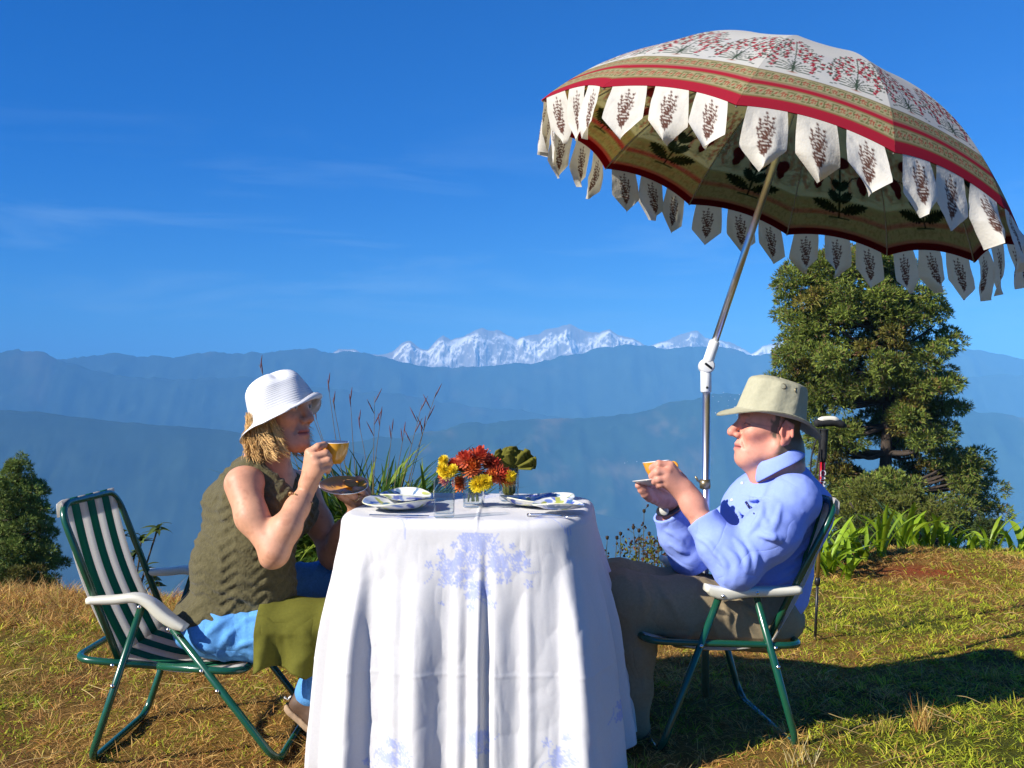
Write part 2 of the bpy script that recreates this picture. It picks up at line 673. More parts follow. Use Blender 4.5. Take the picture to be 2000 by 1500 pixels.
def surface_nets(D, lo, h):
    S = D < 0
    c = S[:-1, :-1, :-1].astype(np.int8)
    tot = sum(S[dx:S.shape[0] - 1 + dx, dy:S.shape[1] - 1 + dy, dz:S.shape[2] - 1 + dz].astype(np.int8)
              for dx in (0, 1) for dy in (0, 1) for dz in (0, 1))
    act = (tot > 0) & (tot < 8)
    I = np.argwhere(act)
    idx = np.full(act.shape, -1, np.int64)
    idx[act] = np.arange(len(I))
    cs = np.array([(a, b, c_) for a in (0, 1) for b in (0, 1) for c_ in (0, 1)])
    val = np.stack([D[I[:, 0] + k[0], I[:, 1] + k[1], I[:, 2] + k[2]] for k in cs], 1)
    P = np.zeros((len(I), 3)); W = np.zeros(len(I))
    for a in range(8):
        for b in range(a + 1, 8):
            if np.abs(cs[a] - cs[b]).sum() != 1: continue
            va, vb = val[:, a], val[:, b]
            m = (va < 0) != (vb < 0)
            t = np.where(m, va / np.where(m, va - vb, 1), 0)
            P += np.where(m[:, None], cs[a] + t[:, None] * (cs[b] - cs[a]), 0)
            W += m
    P = P / np.maximum(W, 1)[:, None]
    V = lo + (I + P) * h
    F = []
    for ax in range(3):
        o1, o2 = (ax + 1) % 3, (ax + 2) % 3
        sl0 = [slice(None)] * 3; sl1 = [slice(None)] * 3
        sl0[ax] = slice(0, -1); sl1[ax] = slice(1, None)
        A, Bm = S[tuple(sl0)], S[tuple(sl1)]
        e = np.argwhere(A != Bm)
        ok = (e[:, o1] > 0) & (e[:, o2] > 0) & (e[:, o1] < act.shape[o1]) & (e[:, o2] < act.shape[o2])
        e = e[ok]
        q = []
        for (u, v) in ((-1, -1), (0, -1), (0, 0), (-1, 0)):
            g = e.copy(); g[:, o1] += u; g[:, o2] += v
            q.append(idx[g[:, 0], g[:, 1], g[:, 2]])
        q = np.stack(q, 1)
        ins = S[e[:, 0], e[:, 1], e[:, 2]]
        q[~ins] = q[~ins][:, ::-1]
        F.append(q[(q >= 0).all(1)])
    return V, np.concatenate(F)


def relax(V, F, it=1, lam=0.5):
    n = len(V)
    e = np.concatenate([F[:, [0, 1]], F[:, [1, 2]], F[:, [2, 3]], F[:, [3, 0]]])
    for _ in range(it):
        S = np.zeros_like(V); c = np.zeros(n)
        for k in range(3):
            S[:, k] = np.bincount(e[:, 0], V[e[:, 1], k], n) + np.bincount(e[:, 1], V[e[:, 0], k], n)
        c = np.bincount(e[:, 0], minlength=n) + np.bincount(e[:, 1], minlength=n)
        V = V + lam * (S / np.maximum(c, 1)[:, None] - V)
    return V

# ------------------------------------------------------------------ ground, hills, snow range, air
def edge_y(x):
    return 5.1 + 1.6 * sstep(0.4, 3.0, x) + 0.12 * np.sin(1.7 * x + 0.6) + 0.08 * np.sin(4.1 * x)


def ground_z(x, y):
    x = np.asarray(x, float); y = np.asarray(y, float)
    e = edge_y(np.clip(x, -40, 40))
    p = np.stack([x, y, 0 * x], -1).reshape(-1, 3)
    n = (fbm(p * 1.3, 3, 3) * 0.025 + fbm(p * 5.0, 3, 9) * 0.012).reshape(x.shape)
    near = np.exp(-(np.clip(np.abs(x) - 6, 0, None) / 10) ** 2)
    z = n * near
    z = z + 0.10 * np.exp(-(((x - 2.55) / 0.8) ** 2 + ((y - 6.2) / 0.5) ** 2))
    z = z + 0.03 * np.exp(-(((x + 2.2) / 1.2) ** 2 + ((y - 4.7) / 0.5) ** 2))
    d = np.clip(y - e, 0, None)
    drop = 0.55 * d * d / (d + 0.35)
    z = z - np.where(drop < 900, drop, 900 + 0 * d)
    far = sstep(30, 300, d)
    z = z + far * (fbm(p * 0.006, 4, 21) * 40).reshape(x.shape) * sstep(1900, 1000, d)
    return np.maximum(z, -905)


def sgrid(lo, hi, fine_lo, fine_hi, step, grow=1.18):
    a = list(np.arange(fine_lo, fine_hi, step))
    s = step
    while a[-1] < hi: s *= grow; a.append(min(a[-1] + s, hi))
    s = step; b = [fine_lo]
    while b[-1] > lo: s *= grow; b.append(max(b[-1] - s, lo))
    return np.array(b[::-1][:-1] + a)


gx = sgrid(-6500, 6500, -3.2, 4.2, 0.05)
gy = sgrid(-50, 9000, 2.2, 7.4, 0.05)
GX, GY = np.meshgrid(gx, gy, indexing='ij')
GZ = ground_z(GX, GY)
gp = np.stack([GX, GY, GZ], -1).reshape(-1, 3)
q = gp * np.array([1, 1, 0])
mixn = (fbm(q * 1.7, 4, 31) * 0.5 + 0.5)
dry = sstep(0.35, 0.65, mixn + 0.12 * (gp[:, 0] < 0))
cg = np.array(srgb(70, 72, 22)); cd = np.array(srgb(120, 92, 42)); cs = np.array(srgb(84, 52, 30))
gc = cg[None] * (1 - dry[:, None]) + cd[None] * dry[:, None]
soil = sstep(0.15, 0.45, fbm(q * 3.1, 3, 77))[:, None] * 0.6
gc = gc * (1 - soil) + cs * soil
bare = np.exp(-(((gp[:, 0] - 2.35) / 0.30) ** 2 + ((gp[:, 1] - 5.75) / 0.12) ** 2))[:, None]
gc = gc * (1 - bare) + np.array(srgb(128, 62, 36)) * bare
farm = sstep(8, 60, gp[:, 1])[:, None]
gc = gc * (1 - farm) + np.array((0.026, 0.042, 0.026)) * farm
M_ground = material('soil_and_turf', attr=True, rough=0.95, var=0.35, scale=35, bump=0.006, bscale=160, spec=0.1)
g_o = obj('ground', gp, grid_faces(len(gx), len(gy)), M_ground, None, gc, True, kind='structure',
          label='grassy hilltop of dry straw and green turf falling away behind the table')

M_forest = material('hill_forest', attr=True, rough=0.95, var=0.35, scale=0.012, spec=0.05, detail=8)
M_rocky = material('snow_and_rock', attr=True, rough=0.75, var=0.05, scale=0.02, spec=0.2)


def ridge(name, crest, D, run, zb, mat, label, colf, seed, crest_amp=4.0, spur=0.25, nu=620, nv=46, back=700.0, lam=1.0, vpow=1.35, env0=0.06, ys=13.0):
    crest = np.array(crest, float)
    px = np.linspace(crest[0, 0], crest[-1, 0], nu)
    py = np.interp(px, crest[:, 0], crest[:, 1])
    k = np.array([0.25, 0.5, 0.25])
    for _ in range(3): py[1:-1] = np.convolve(py, k, 'valid')
    X = (px - 1000) / F_PX * D
    Zc = EYE[2] + (765 - py) / F_PX * D
    s = X / D
    Zc = Zc + crest_amp / F_PX * D * (fbm(np.stack([s * 45, 0 * s + seed, 0 * s], -1), 5, seed, 0.62))
    vb = np.linspace(-1, 0, 7)[:-1]
    vf = np.linspace(0, 1, nv) ** vpow
    V = np.concatenate([vb, vf])
    XX = np.repeat(X[:, None], len(V), 1)
    YY = D + np.where(V < 0, -V * back, -V * run)[None] + 0 * XX
    ZZ = np.where(V[None] < 0, Zc[:, None] + V[None] * (Zc[:, None] - zb) * 0.9, Zc[:, None] + (zb - Zc[:, None]) * np.clip(V[None], 0, 1) ** 0.85)
    P = np.stack([XX, YY, ZZ], -1).reshape(-1, 3)
    env = np.clip(np.abs(V), 0, 1)[None] * np.ones_like(XX)
    env = (sstep(0, env0, env) * (1 - sstep(0.9, 1.0, env))).ravel()
    q = np.stack([P[:, 0] / D * 14, P[:, 1] / D * ys, 0 * P[:, 0] + seed], -1) * lam
    dz = (ridged(q, 6, seed, 0.55) - 0.62) * spur * run * 0.55
    P[:, 2] += dz * env
    P[:, 2] = np.maximum(P[:, 2], zb)
    F = grid_faces(nu, len(V))
    # slope for colouring
    G = P.reshape(nu, len(V), 3)
    du = np.gradient(G, axis=0); dv = np.gradient(G, axis=1)
    n = np.cross(du, dv); n /= np.linalg.norm(n, axis=-1, keepdims=True) + 1e-9
    n = n * np.sign(n[..., 2:3] + 1e-9)
    o = obj(name, P, F, mat, None, colf(P, n.reshape(-1, 3)), True, kind='structure', label=label)
    return P


def forest_col(base=(0.036, 0.058, 0.034), patch=(0.11, 0.10, 0.055), amt=0.5, sc=0.004):
    base, patch = np.array(base), np.array(patch)

    def f(P, n):
        a = sstep(0.1, 0.5, fbm(P * sc, 5, 5, 0.6))[:, None] * amt
        return base * (1 - a) + patch * a
    return f


def snow_col(P, n):
    rock = sstep(0.50, 0.30, n[:, 2] + 0.26 * fbm(P * 0.011, 5, 8, 0.6))
    low = sstep(0.1, 0.6, fbm(P * 0.008, 4, 3) + (170 - P[:, 2]) / 170)
    rock = np.clip(np.maximum(rock * 0.75, low * 0.8 * sstep(270, 170, P[:, 2])), 0, 1)[:, None]
    return np.array((0.95, 0.92, 0.86)) * (1 - rock) + np.array((0.13, 0.12, 0.13)) * rock


ridge('snow_mountains', [(520, 700), (640, 697), (662, 684), (690, 680), (715, 690), (765, 690), (785, 672), (800, 667), (822, 680), (836, 682), (850, 665), (866, 655),
                         (880, 664), (905, 659), (922, 648), (942, 641), (955, 648), (975, 645), (992, 657), (1010, 664), (1032, 653),
                         (1052, 651), (1068, 640), (1090, 638), (1114, 631), (1130, 641), (1150, 648), (1170, 652), (1190, 642), (1206, 652), (1238, 658),
                         (1262, 672), (1300, 664), (1322, 655), (1362, 646), (1378, 660), (1400, 664), (1432, 674), (1468, 690),
                         (1490, 674), (1512, 668), (1530, 664), (1560, 690), (1620, 696), (1900, 700)],
      5350, 800, -880, M_rocky, 'far range of white snow peaks above the blue hills on the horizon', snow_col, 41,
      crest_amp=8, spur=0.30, nu=1100, nv=130, back=500, lam=3.0, vpow=2.2, env0=0.03, ys=16.0)
ridge('far_hills', [(-700, 700), (-300, 690), (120, 705), (180, 698), (225, 690), (270, 697), (330, 695), (405, 690), (440, 695), (520, 686), (600, 683), (680, 688),
                    (740, 698), (800, 710), (860, 714), (960, 711), (1060, 704), (1140, 686), (1250, 677), (1330, 677), (1400, 677), (1470, 692), (1540, 682),
                    (1700, 690), (1840, 684), (1900, 683), (1960, 690), (2000, 698), (2200, 690), (2700, 700)],
      4950, 1200, -890, M_forest, 'far blue hills just below the snow peaks', forest_col(), 12, crest_amp=11, spur=0.26)
ridge('left_hills', [(-700, 720), (-200, 700), (0, 684), (35, 682), (80, 690), (130, 705), (180, 724), (260, 741), (330, 739), (400, 736), (480, 738), (600, 752),
                     (760, 768), (900, 790), (1100, 815), (1400, 850), (2700, 900)],
      4300, 900, -895, M_forest, 'blue hills descending from the left edge behind the mist', forest_col(), 23, crest_amp=10, spur=0.26)
ridge('right_hills', [(500, 960), (900, 850), (1300, 800), (1600, 758), (1880, 736), (1950, 735), (2050, 728), (2300, 715), (2700, 700)],
      4350, 900, -895, M_forest, 'blue hills at the right edge behind the tall tree', forest_col(), 27, crest_amp=7, spur=0.26)
near_ridge = ridge('forested_ridge', [(-700, 1060), (200, 960), (500, 900), (700, 862), (820, 846), (900, 830), (1000, 820), (1120, 816), (1200, 812), (1300, 790), (1400, 771), (1460, 768),
                         (1560, 762), (1700, 770), (1900, 800), (2050, 825), (2300, 850), (2700, 880)],
      3000, 850, -900, M_forest, 'nearer dark blue forested ridge behind the table', forest_col((0.030, 0.055, 0.026), (0.17, 0.13, 0.06), 0.7, 0.009), 34, crest_amp=9, spur=0.2, nv=90)
ridge('low_spur', [(-700, 770), (-200, 790), (0, 800), (100, 808), (210, 822), (320, 830), (450, 842), (650, 870), (900, 940), (1200, 1010), (2700, 1250)],
      2700, 700, -900, M_forest, 'low hazy spur in the misty valley on the left', forest_col(amt=0.12), 38, crest_amp=5, spur=0.16, nv=60)

# villages: pale specks on the near ridge, far too small to tell house from house
mb = MB()
spots = [(1385, 768, 26, 0), (1425, 770, 40, 2), (1460, 770, 25, 1)]
for (cx, cy, sx, sy) in spots:
    for i in range(9):
        p = at(cx + RNG.normal(0, sx), cy + abs(RNG.normal(0, 2)), 3000)
        j = np.argmin(np.abs(near_ridge[:, 0] - p[0]) + np.abs(near_ridge[:, 1] - (3000 - abs(RNG.normal(0, 18)))))
        s = RNG.uniform(1.3, 2.6)
        V, Q, T = box(near_ridge[j] + np.array([RNG.normal(0, 5), 0, 3]), (s * 1.5, s, s), rotz(RNG.uniform(0, 3)), 0.5)
        mb.add(V, Q, T, np.array((0.75, 0.72, 0.68)) * RNG.uniform(0.7, 1))
for (cx, cy, n, sp) in [(1232, 905, 5, 8)]:
    for i in range(n):
        tx, ty = cx + RNG.normal(0, sp), cy + RNG.normal(0, sp * 0.4)
        Z = near_ridge - EYE
        e = np.abs(Z[:, 0] / Z[:, 1] * F_PX + 1000 - tx) + np.abs(765 - Z[:, 2] / Z[:, 1] * F_PX - ty)
        j = np.argmin(e)
        s = RNG.uniform(1.2, 2.2)
        V, Q, T = box(near_ridge[j] + np.array([RNG.normal(0, 6), RNG.normal(0, 8), 3]), (s * 1.5, s, s), rotz(RNG.uniform(0, 3)), 0.5)
        mb.add(V, Q, T, np.array((0.75, 0.72, 0.68)) * RNG.uniform(0.6, 1))
M_house = material('limewashed_walls', attr=True, rough=0.9, var=0.1)
mb.build('village_houses', M_house, None, False, kind='stuff', label='pale specks of village houses on the forested ridge', cat='village')

# the air
HX, HY0, HY1, HZ0, HZ1 = 6600.0, -60.0, 9050.0, -908.0, 420.0
V, Q, T = box(((0), (HY0 + HY1) / 2, (HZ0 + HZ1) / 2), (2 * HX, HY1 - HY0, HZ1 - HZ0))
V = np.array([[a, b, c] for a in (-HX, HX) for b in (HY0, HY1) for c in (HZ0, HZ1)])
Q = np.array([[0, 1, 3, 2], [4, 6, 7, 5], [0, 4, 5, 1], [2, 3, 7, 6], [0, 2, 6, 4], [1, 5, 7, 3]])
M_haze = bpy.data.materials.new('blue_air')
M_haze.use_nodes = True
_n = M_haze.node_tree.nodes; _n.clear()
_o = _n.new('ShaderNodeOutputMaterial'); _v = _n.new('ShaderNodeVolumePrincipled')
_v.inputs['Color'].default_value = (0.20, 0.56, 1.0, 1)
_v.inputs['Density'].default_value = 2.2e-4
_v.inputs['Anisotropy'].default_value = -0.35
_v.inputs['Density Attribute'].default_value = ''
_v.inputs['Temperature Attribute'].default_value = ''
M_haze.node_tree.links.new(_v.outputs[0], _o.inputs['Volume'])
obj('haze', V, Q, M_haze, None, None, False, kind='stuff', label='blue haze filling the valleys')

# ------------------------------------------------------------------ people
M_skin = material('skin', attr=True, rough=0.5, var=0.10, scale=55, bump=0.0005, bscale=300, sss=0.06, spec=0.35)


def head(F, M, s, woman=False):
    """adds a head to the field; M maps head space (x face, y person's left, z up) to the world"""
    R, t = M[:3, :3], M[:3, 3]
    w = lambda x, y, z: t + R @ (np.array([x, y, z]) * s)
    E = lambda c, r, k=0.02, op=1, rot=None: F.ell(w(*c), np.array(r) * s, R if rot is None else R @ rot, k * s, op)
    C = lambda a, b, ra, rb, k=0.015, op=1: F.cone(w(*a), w(*b), ra * s, rb * s, k * s, op)
    jw = 0.050 if woman else 0.054
    E((0.004, 0, 0.036), (0.076, 0.073, 0.062))
    E((0.040, 0, -0.022), (0.055, jw + (0.006 if woman else 0.001), 0.080), 0.03)
    E((0.052, 0, 0.040), (0.046, 0.058, 0.045), 0.03)
    for q in (-1, 1):
        C((0.0, q * jw, -0.045), (0.066, q * 0.018, -0.086), 0.016, 0.020, 0.03)
        E((0.064, q * 0.040, -0.016), (0.026, 0.020 if woman else 0.017, 0.019), 0.020)
        if not woman: E((0.050, q * 0.068, -0.054), (0.022, 0.009, 0.020), 0.026, -1)
        C((0.088, q * 0.010, 0.028), (0.068, q * 0.046, 0.030), 0.009, 0.010, 0.014)
        E((0.099, q * 0.032, 0.010), (0.018, 0.017, 0.011), 0.012, -1)
        E((0.079, q * 0.031, 0.011), (0.0135, 0.0135, 0.0125), 0.004)
        C((0.0905, q * 0.020, 0.0185), (0.082, q * 0.045, 0.016), 0.0035, 0.003, 0.006)
    C((0.076, -0.006, -0.090), (0.076, 0.006, -0.090), 0.020, 0.020, 0.02)
    E((0.070, 0, -0.056), (0.029, 0.030, 0.025), 0.02)
    nl = 0.0 if woman else 0.004
    C((0.086, 0, 0.024), (0.114 + nl, 0, -0.018), 0.0085, 0.0110, 0.012)
    E((0.113 + nl, 0, -0.024), (0.0120, 0.011, 0.0095), 0.008)
    for q in (-1, 1):
        E((0.101, q * 0.0125, -0.028), (0.012, 0.007, 0.0085), 0.006)
        E((0.106, q * 0.0075, -0.037), (0.006, 0.004, 0.004), 0.003, -1)
        C((0.098, q * 0.002, -0.0525), (0.089, q * 0.022, -0.058), 0.0062, 0.004, 0.005)
        C((0.0965, q * 0.002, -0.0660), (0.088, q * 0.020, -0.0625), 0.0078, 0.0045, 0.005)
        C((0.1065, q * 0.001, -0.0590), (0.092, q * 0.024, -0.0605), 0.0022, 0.0018, 0.003, -1)
        # nasolabial crease and ear
        C((0.094, q * 0.020, -0.030), (0.084, q * 0.031, -0.056), 0.003, 0.003, 0.010, -1)
        if woman: continue
        er = rotz(q * 0.35) @ roty(0.18)
        E((-0.012, q * 0.079, -0.002), (0.019, 0.007, 0.033), 0.006, 1, er)
        E((-0.008, q * 0.086, -0.002), (0.010, 0.006, 0.019), 0.004, -1, er)
        C((-0.024, q * 0.086, 0.020), (-0.027, q * 0.087, -0.010), 0.0045, 0.0045, 0.004)
        C((-0.024, q * 0.086, 0.020), (-0.006, q * 0.082, 0.029), 0.0045, 0.004, 0.004)
        E((-0.006, q * 0.079, -0.031), (0.008, 0.0055, 0.010), 0.006, 1, er)
        E((0.004, q * 0.080, -0.004), (0.005, 0.004, 0.007), 0.005, 1, er)
    C((-0.030, 0, -0.040), (-0.045, 0, -0.135), 0.056, 0.060, 0.03)
    return w


def head_paint(P, M, s, C, woman=False):
    X = (P - M[:3, 3]) @ M[:3, :3] / s
    x, y, z = X.T
    ay = np.abs(y)
    face = (np.linalg.norm(X - np.array([0.03, 0, 0]), axis=1) < 0.16)

    def put(mask, col):
        m = (np.clip(mask, 0, 1) * face)[:, None]
        C[:] = C * (1 - m) + np.array(col) * m
    red = np.exp(-(((ay - 0.045) / 0.022) ** 2 + ((z + 0.022) / 0.022) ** 2)) * (x > 0.02)
    nose = np.exp(-(((x - 0.118) / 0.018) ** 2 + (y / 0.016) ** 2 + ((z + 0.022) / 0.02) ** 2))
    ear = (ay > 0.077) * (x < 0.02)
    k = 0.30 if woman else 0.45
    put(red * k * 0.8 + nose * k + ear * 0.45, (0.70, 0.19, 0.13) if not woman else (0.60, 0.19, 0.12))
    lips = np.exp(-(((z + 0.059) / 0.0085) ** 4)) * (x > 0.086) * (ay < 0.024)
    put(lips * 0.75, (0.44, 0.10, 0.09) if not woman else (0.46, 0.09, 0.08))
    slit = np.exp(-(((z + 0.0595) / 0.0022) ** 2)) * (x > 0.086) * (ay < 0.025)
    put(slit * 0.9, (0.10, 0.02, 0.02))
    brow = np.exp(-(((z - 0.031 - 0.1 * (ay - 0.03) * (ay < 0.04)) / 0.0042) ** 2)) * (ay > 0.012) * (ay < 0.047) * (x > 0.055)
    put(brow * 0.55, (0.20, 0.13, 0.07))
    if woman:
        ex = np.hypot((ay - 0.031) / 0.0125, (z - 0.0115) / 0.0052)
        put((x > 0.07) * sstep(1.05, 0.8, ex), (0.72, 0.66, 0.62))
        # glance to the side: iris sits towards the nose of the far eye and the temple of the near one
        put((x > 0.07) * sstep(1.15, 0.7, np.hypot(ay - 0.031, z - 0.0118) / 0.0052), (0.05, 0.035, 0.03))
        lash = np.exp(-(((z - 0.0165 + 12 * (ay - 0.031) ** 2) / 0.0019) ** 2)) * (ay > 0.015) * (ay < 0.047) * (x > 0.06)
        put(lash * 0.85, (0.06, 0.03, 0.02))
    else:
        lid = np.exp(-(((z - 0.0085 + 10 * (ay - 0.031) ** 2) / 0.0016) ** 2)) * (ay > 0.017) * (ay < 0.047) * (x > 0.055)
        put(lid, (0.10, 0.03, 0.02))
        crow = np.exp(-(((z - 0.012 + 0.25 * (ay - 0.05)) / 0.002) ** 2)) * (ay > 0.046) * (ay < 0.066) * (x > 0.03)
        put(crow * 0.35, (0.35, 0.12, 0.08))
        n = fbm(X * np.array([90, 90, 40]), 3, 5) * 0.012
        hair = sstep(-0.006, 0.010, (0.028 - x + n) - np.clip(-(z + 0.055) * 1.0, 0, 1) * 0.0) * sstep(-0.075, -0.055, z + n - 0.25 * np.clip(-0.03 - x, 0, 1))
        front = sstep(0.030, 0.018, x + n)
        notear = 1 - sstep(0.074, 0.078, ay) * sstep(-0.05, -0.035, x)
        burn = (x > 0.008) * sstep(-0.022, -0.008, z + n)
        hm = front * notear * sstep(-0.085, -0.06, z + n) * ((x < 0.008) * sstep(0.012, -0.016, x + 0.2 * (z < -0.0) * 0 + n) + burn)
        put(np.clip(hm * 1.6, 0, 1), (0.15, 0.11, 0.075))
    return C


def hand(F, wrist, knuckles, fingers, thumb, s=1.0, back=0.6):
    """palm between the wrist and the four knuckles; every finger its own chain of joints"""
    wrist = np.asarray(wrist, float)
    for i, kn in enumerate(knuckles):
        kn = np.asarray(kn, float)
        F.cone(wrist + (kn - wrist) * 0.12, kn, 0.019 * s, 0.0125 * s, 0.016)
    rr = [0.0102, 0.0105, 0.0100, 0.0088]
    for i, f in enumerate(fingers):
        pts = [np.asarray(knuckles[i], float)] + [np.asarray(p, float) for p in f]
        r0 = rr[i] * s
        rs = [r0 * 1.12, r0 * 1.05, r0 * 0.95, r0 * 0.82][:len(pts)]
        F.chain(pts, rs, 0.0035)
    tp = [np.asarray(p, float) for p in thumb]
    F.chain(tp, [0.017 * s, 0.0135 * s, 0.0118 * s, 0.0095 * s][:len(tp)], 0.006)
    return F


def cloth_noise(P, sc, amp, seed, an=(1, 1, 1)):
    q = P * np.array(an) * sc
    w = np.stack([vnoise(q * 0.6 + 3, seed + 50), vnoise(q * 0.6 + 7, seed + 51), vnoise(q * 0.6 + 9, seed + 52)], 1)
    r = 1 - np.abs(vnoise(q + 0.7 * w, seed))
    r2 = 1 - np.abs(vnoise(q * 2.1 + 0.9 * w, seed + 3))
    return -amp * (r ** 2.2 + 0.45 * r2 ** 2.5 - 0.6)


# ---- the woman
wm = empty('person', at(430, 1255, 3.10) * np.array([1, 1, 0]) + np.array([0, 0, 0.28]),
           'woman in white hat and olive sleeveless knit top sipping from a yellow cup', 'person')
yaw = math.radians(27)
fwd = np.array([math.cos(yaw), -math.sin(yaw), -0.02])
WR = frame_from([-0.05, 0.03, 1.0], fwd)
WH_S = 1.09
WHM = mat4(WR, at(541, 806, 3.075))
B = Field()
wl = head(B, WHM, WH_S, True)
nb = at(522, 925, 3.12)                           # base of the neck
B.cone(wl(-0.035, 0, -0.07), nb, 0.056, 0.064, 0.03)
shN, shF = at(474, 946, 2.955), at(592, 950, 3.30)
B.cone(nb, shN + np.array([0.02, 0.02, 0.0]), 0.045, 0.040, 0.04)
B.cone(nb, shF, 0.045, 0.042, 0.04)
B.ell(at(500, 1010, 3.12), (0.110, 0.13, 0.115), None, 0.05)
B.ell(at(468, 1110, 3.10), (0.11, 0.13, 0.14), None, 0.06)
B.ell(at(440, 1200, 3.10), (0.10, 0.13, 0.055), None, 0.05)
B.ell(at(540, 940, 3.09), (0.040, 0.065, 0.040), None, 0.05)      # upper chest above the neckline
elN = at(537, 1078, 2.86)
B.chain([shN, at(492, 1010, 2.90), elN], [0.054, 0.043, 0.037], 0.03)
B.ell(at(528, 1094, 2.868), (0.026, 0.026, 0.023), None, 0.025)
wrN = at(597, 962, 2.965)
B.chain([elN, at(560, 1030, 2.875), at(580, 992, 2.925), wrN], [0.036, 0.038, 0.031, 0.0265], 0.03)
hand(B, at(601, 950, 2.965),
     [at(604, 884, 2.962), at(613, 893, 2.945), at(620, 906, 2.940), at(625, 919, 2.945)],
     [[at(621, 873, 2.965), at(633, 869, 2.985)],
      [at(636, 886, 2.955), at(642, 892, 2.985)],
      [at(641, 900, 2.950), at(644, 906, 2.985)],
      [at(640, 914, 2.955), at(640, 920, 2.985)]],
     [at(612, 925, 2.985), at(622, 900, 3.01), at(632, 884, 3.02)], 1.12)
elF = at(650, 1082, 3.24)
B.chain([shF, at(622, 1020, 3.29), elF], [0.048, 0.042, 0.037], 0.03)
wrF = at(698, 1000, 3.12)
B.chain([elF, at(674, 1045, 3.19), wrF], [0.044, 0.042, 0.029], 0.03)
hand(B, at(698, 994, 3.115),
     [at(712, 966, 3.09), at(703, 975, 3.08), at(692, 981, 3.075), at(681, 981, 3.08)],
     [[at(706, 958, 3.04), at(694, 956, 3.02)],
      [at(691, 969, 3.035), at(677, 963, 3.02)],
      [at(677, 974, 3.035), at(664, 966, 3.025)],
      [at(668, 972, 3.045), at(656, 964, 3.035)]],
     [at(708, 985, 3.12), at(716, 962, 3.12), at(712, 942, 3.11), at(700, 934, 3.09)], 1.0)
hpN, hpF = at(430, 1225, 2.99), at(440, 1205, 3.22)
knN, knF = at(668, 1232, 2.99), at(690, 1130, 3.30)
B.chain([hpN, knN, at(612, 1352, 3.0)], [0.065, 0.058, 0.036], 0.04)
B.chain([hpF, knF, at(700, 1360, 3.28)], [0.065, 0.055, 0.034], 0.04)
Vb, Fb = B.mesh(0.0030)
Vb = relax(Vb, Fb, 1, 0.35)
cb = np.repeat(np.array([[0.64, 0.32, 0.19]]), len(Vb), 0)
fr = sstep(0.15, 0.45, fbm(Vb * 60, 3, 4))[:, None] * 0.35
cb = cb * (1 - fr) + np.array((0.44, 0.17, 0.09)) * fr
armr = sstep(0.10, 0.0, np.linalg.norm(Vb - shN, axis=1))[:, None] * 0.35
cb = cb * (1 - armr) + np.array((0.60, 0.21, 0.13)) * armr
cb = head_paint(Vb, WHM, WH_S, cb, True)
obj('body', Vb, Fb, M_skin, wm, cb)

# knitted top
T = Field()
T.ell(at(500, 1008, 3.12), (0.138, 0.150, 0.135), rotz(0.0), 0.07)
T.ell(at(468, 1105, 3.10), (0.148, 0.172, 0.155), None, 0.07)
T.ell(at(440, 1195, 3.10), (0.150, 0.178, 0.075), None, 0.06)
T.ell(at(552, 1010, 3.06), (0.070, 0.075, 0.062), None, 0.05)
T.ell(at(575, 1005, 3.19), (0.070, 0.075, 0.060), None, 0.05)
T.cone(at(505, 1060, 3.02), at(520, 1150, 3.02), 0.10, 0.09, 0.06)
T.cone(nb + np.array([-0.030, -0.072, -0.012]), at(474, 975, 3.01), 0.056, 0.060, 0.05)
T.cone(nb + np.array([0.01, 0.080, -0.012]), at(580, 975, 3.235), 0.054, 0.056, 0.05)
T.cone(nb + np.array([-0.055, 0.0, -0.005]), at(452, 985, 3.12), 0.062, 0.085, 0.05)
T.cone(at(500, 918, 3.03), at(540, 985, 3.0), 0.048, 0.060, 0.04)
T.ell(at(549, 905, 3.06), (0.062, 0.062, 0.066), roty(0.4), 0.010, -1)     # scooped neckline
T.fold([(380, 1180), (430, 1196), (480, 1192), (530, 1175)], 0.012)
T.fold([(390, 1205), (440, 1212), (500, 1202)], 0.011)
T.fold([(430, 1150), (480, 1165), (540, 1150)], 0.010)
T.fold([(470, 1130), (510, 1140), (560, 1120)], 0.008)
Vt, Ft = T.mesh(0.0042, lambda X: cloth_noise(X, 11, 0.006, 3) + 0.0022 * np.sin(X[:, 2] * 190 + 2.2 * np.abs(((X[:, 0] + X[:, 1] * 0.6) * 22) % 2 - 1) * 3.0))
Vt = relax(Vt, Ft, 1, 0.2)
M_knit = material('olive_knit', (0.105, 0.090, 0.042), rough=0.95, var=0.25, scale=90, bump=0.004, bscale=130, spec=0.1, sheen=0.15)
obj('knitted_top', Vt, Ft, M_knit, wm)

# jeans
J = Field()
J.ell(at(432, 1225, 3.10), (0.135, 0.180, 0.068), None, 0.05)
J.chain([hpN + np.array([0, 0.01, -0.005]), at(530, 1236, 2.985), knN], [0.092, 0.088, 0.076], 0.03)
J.chain([hpF, at(570, 1155, 3.27), knF], [0.092, 0.084, 0.072], 0.03)
J.chain([knN, at(612, 1350, 3.0)], [0.068, 0.052], 0.03)
J.chain([knF, at(700, 1350, 3.28)], [0.065, 0.05], 0.03)
J.fold([(398, 1250), (420, 1225), (452, 1210)], 0.010)
J.fold([(420, 1290), (440, 1250), (476, 1215)], 0.010)
J.fold([(470, 1215), (500, 1205), (540, 1208)], 0.008)
J.fold([(445, 1290), (470, 1260), (500, 1250)], 0.008)
Vj, Fj = J.mesh(0.0045, lambda X: cloth_noise(X, 9, 0.007, 8, (1.4, 1, 0.8)))
M_jean = material('light_denim', (0.115, 0.33, 0.66), crease=(9, 0.012), rough=0.85, var=0.16, scale=160, bump=0.0012, bscale=500, spec=0.15)
obj('jeans', Vj, Fj, M_jean, wm)

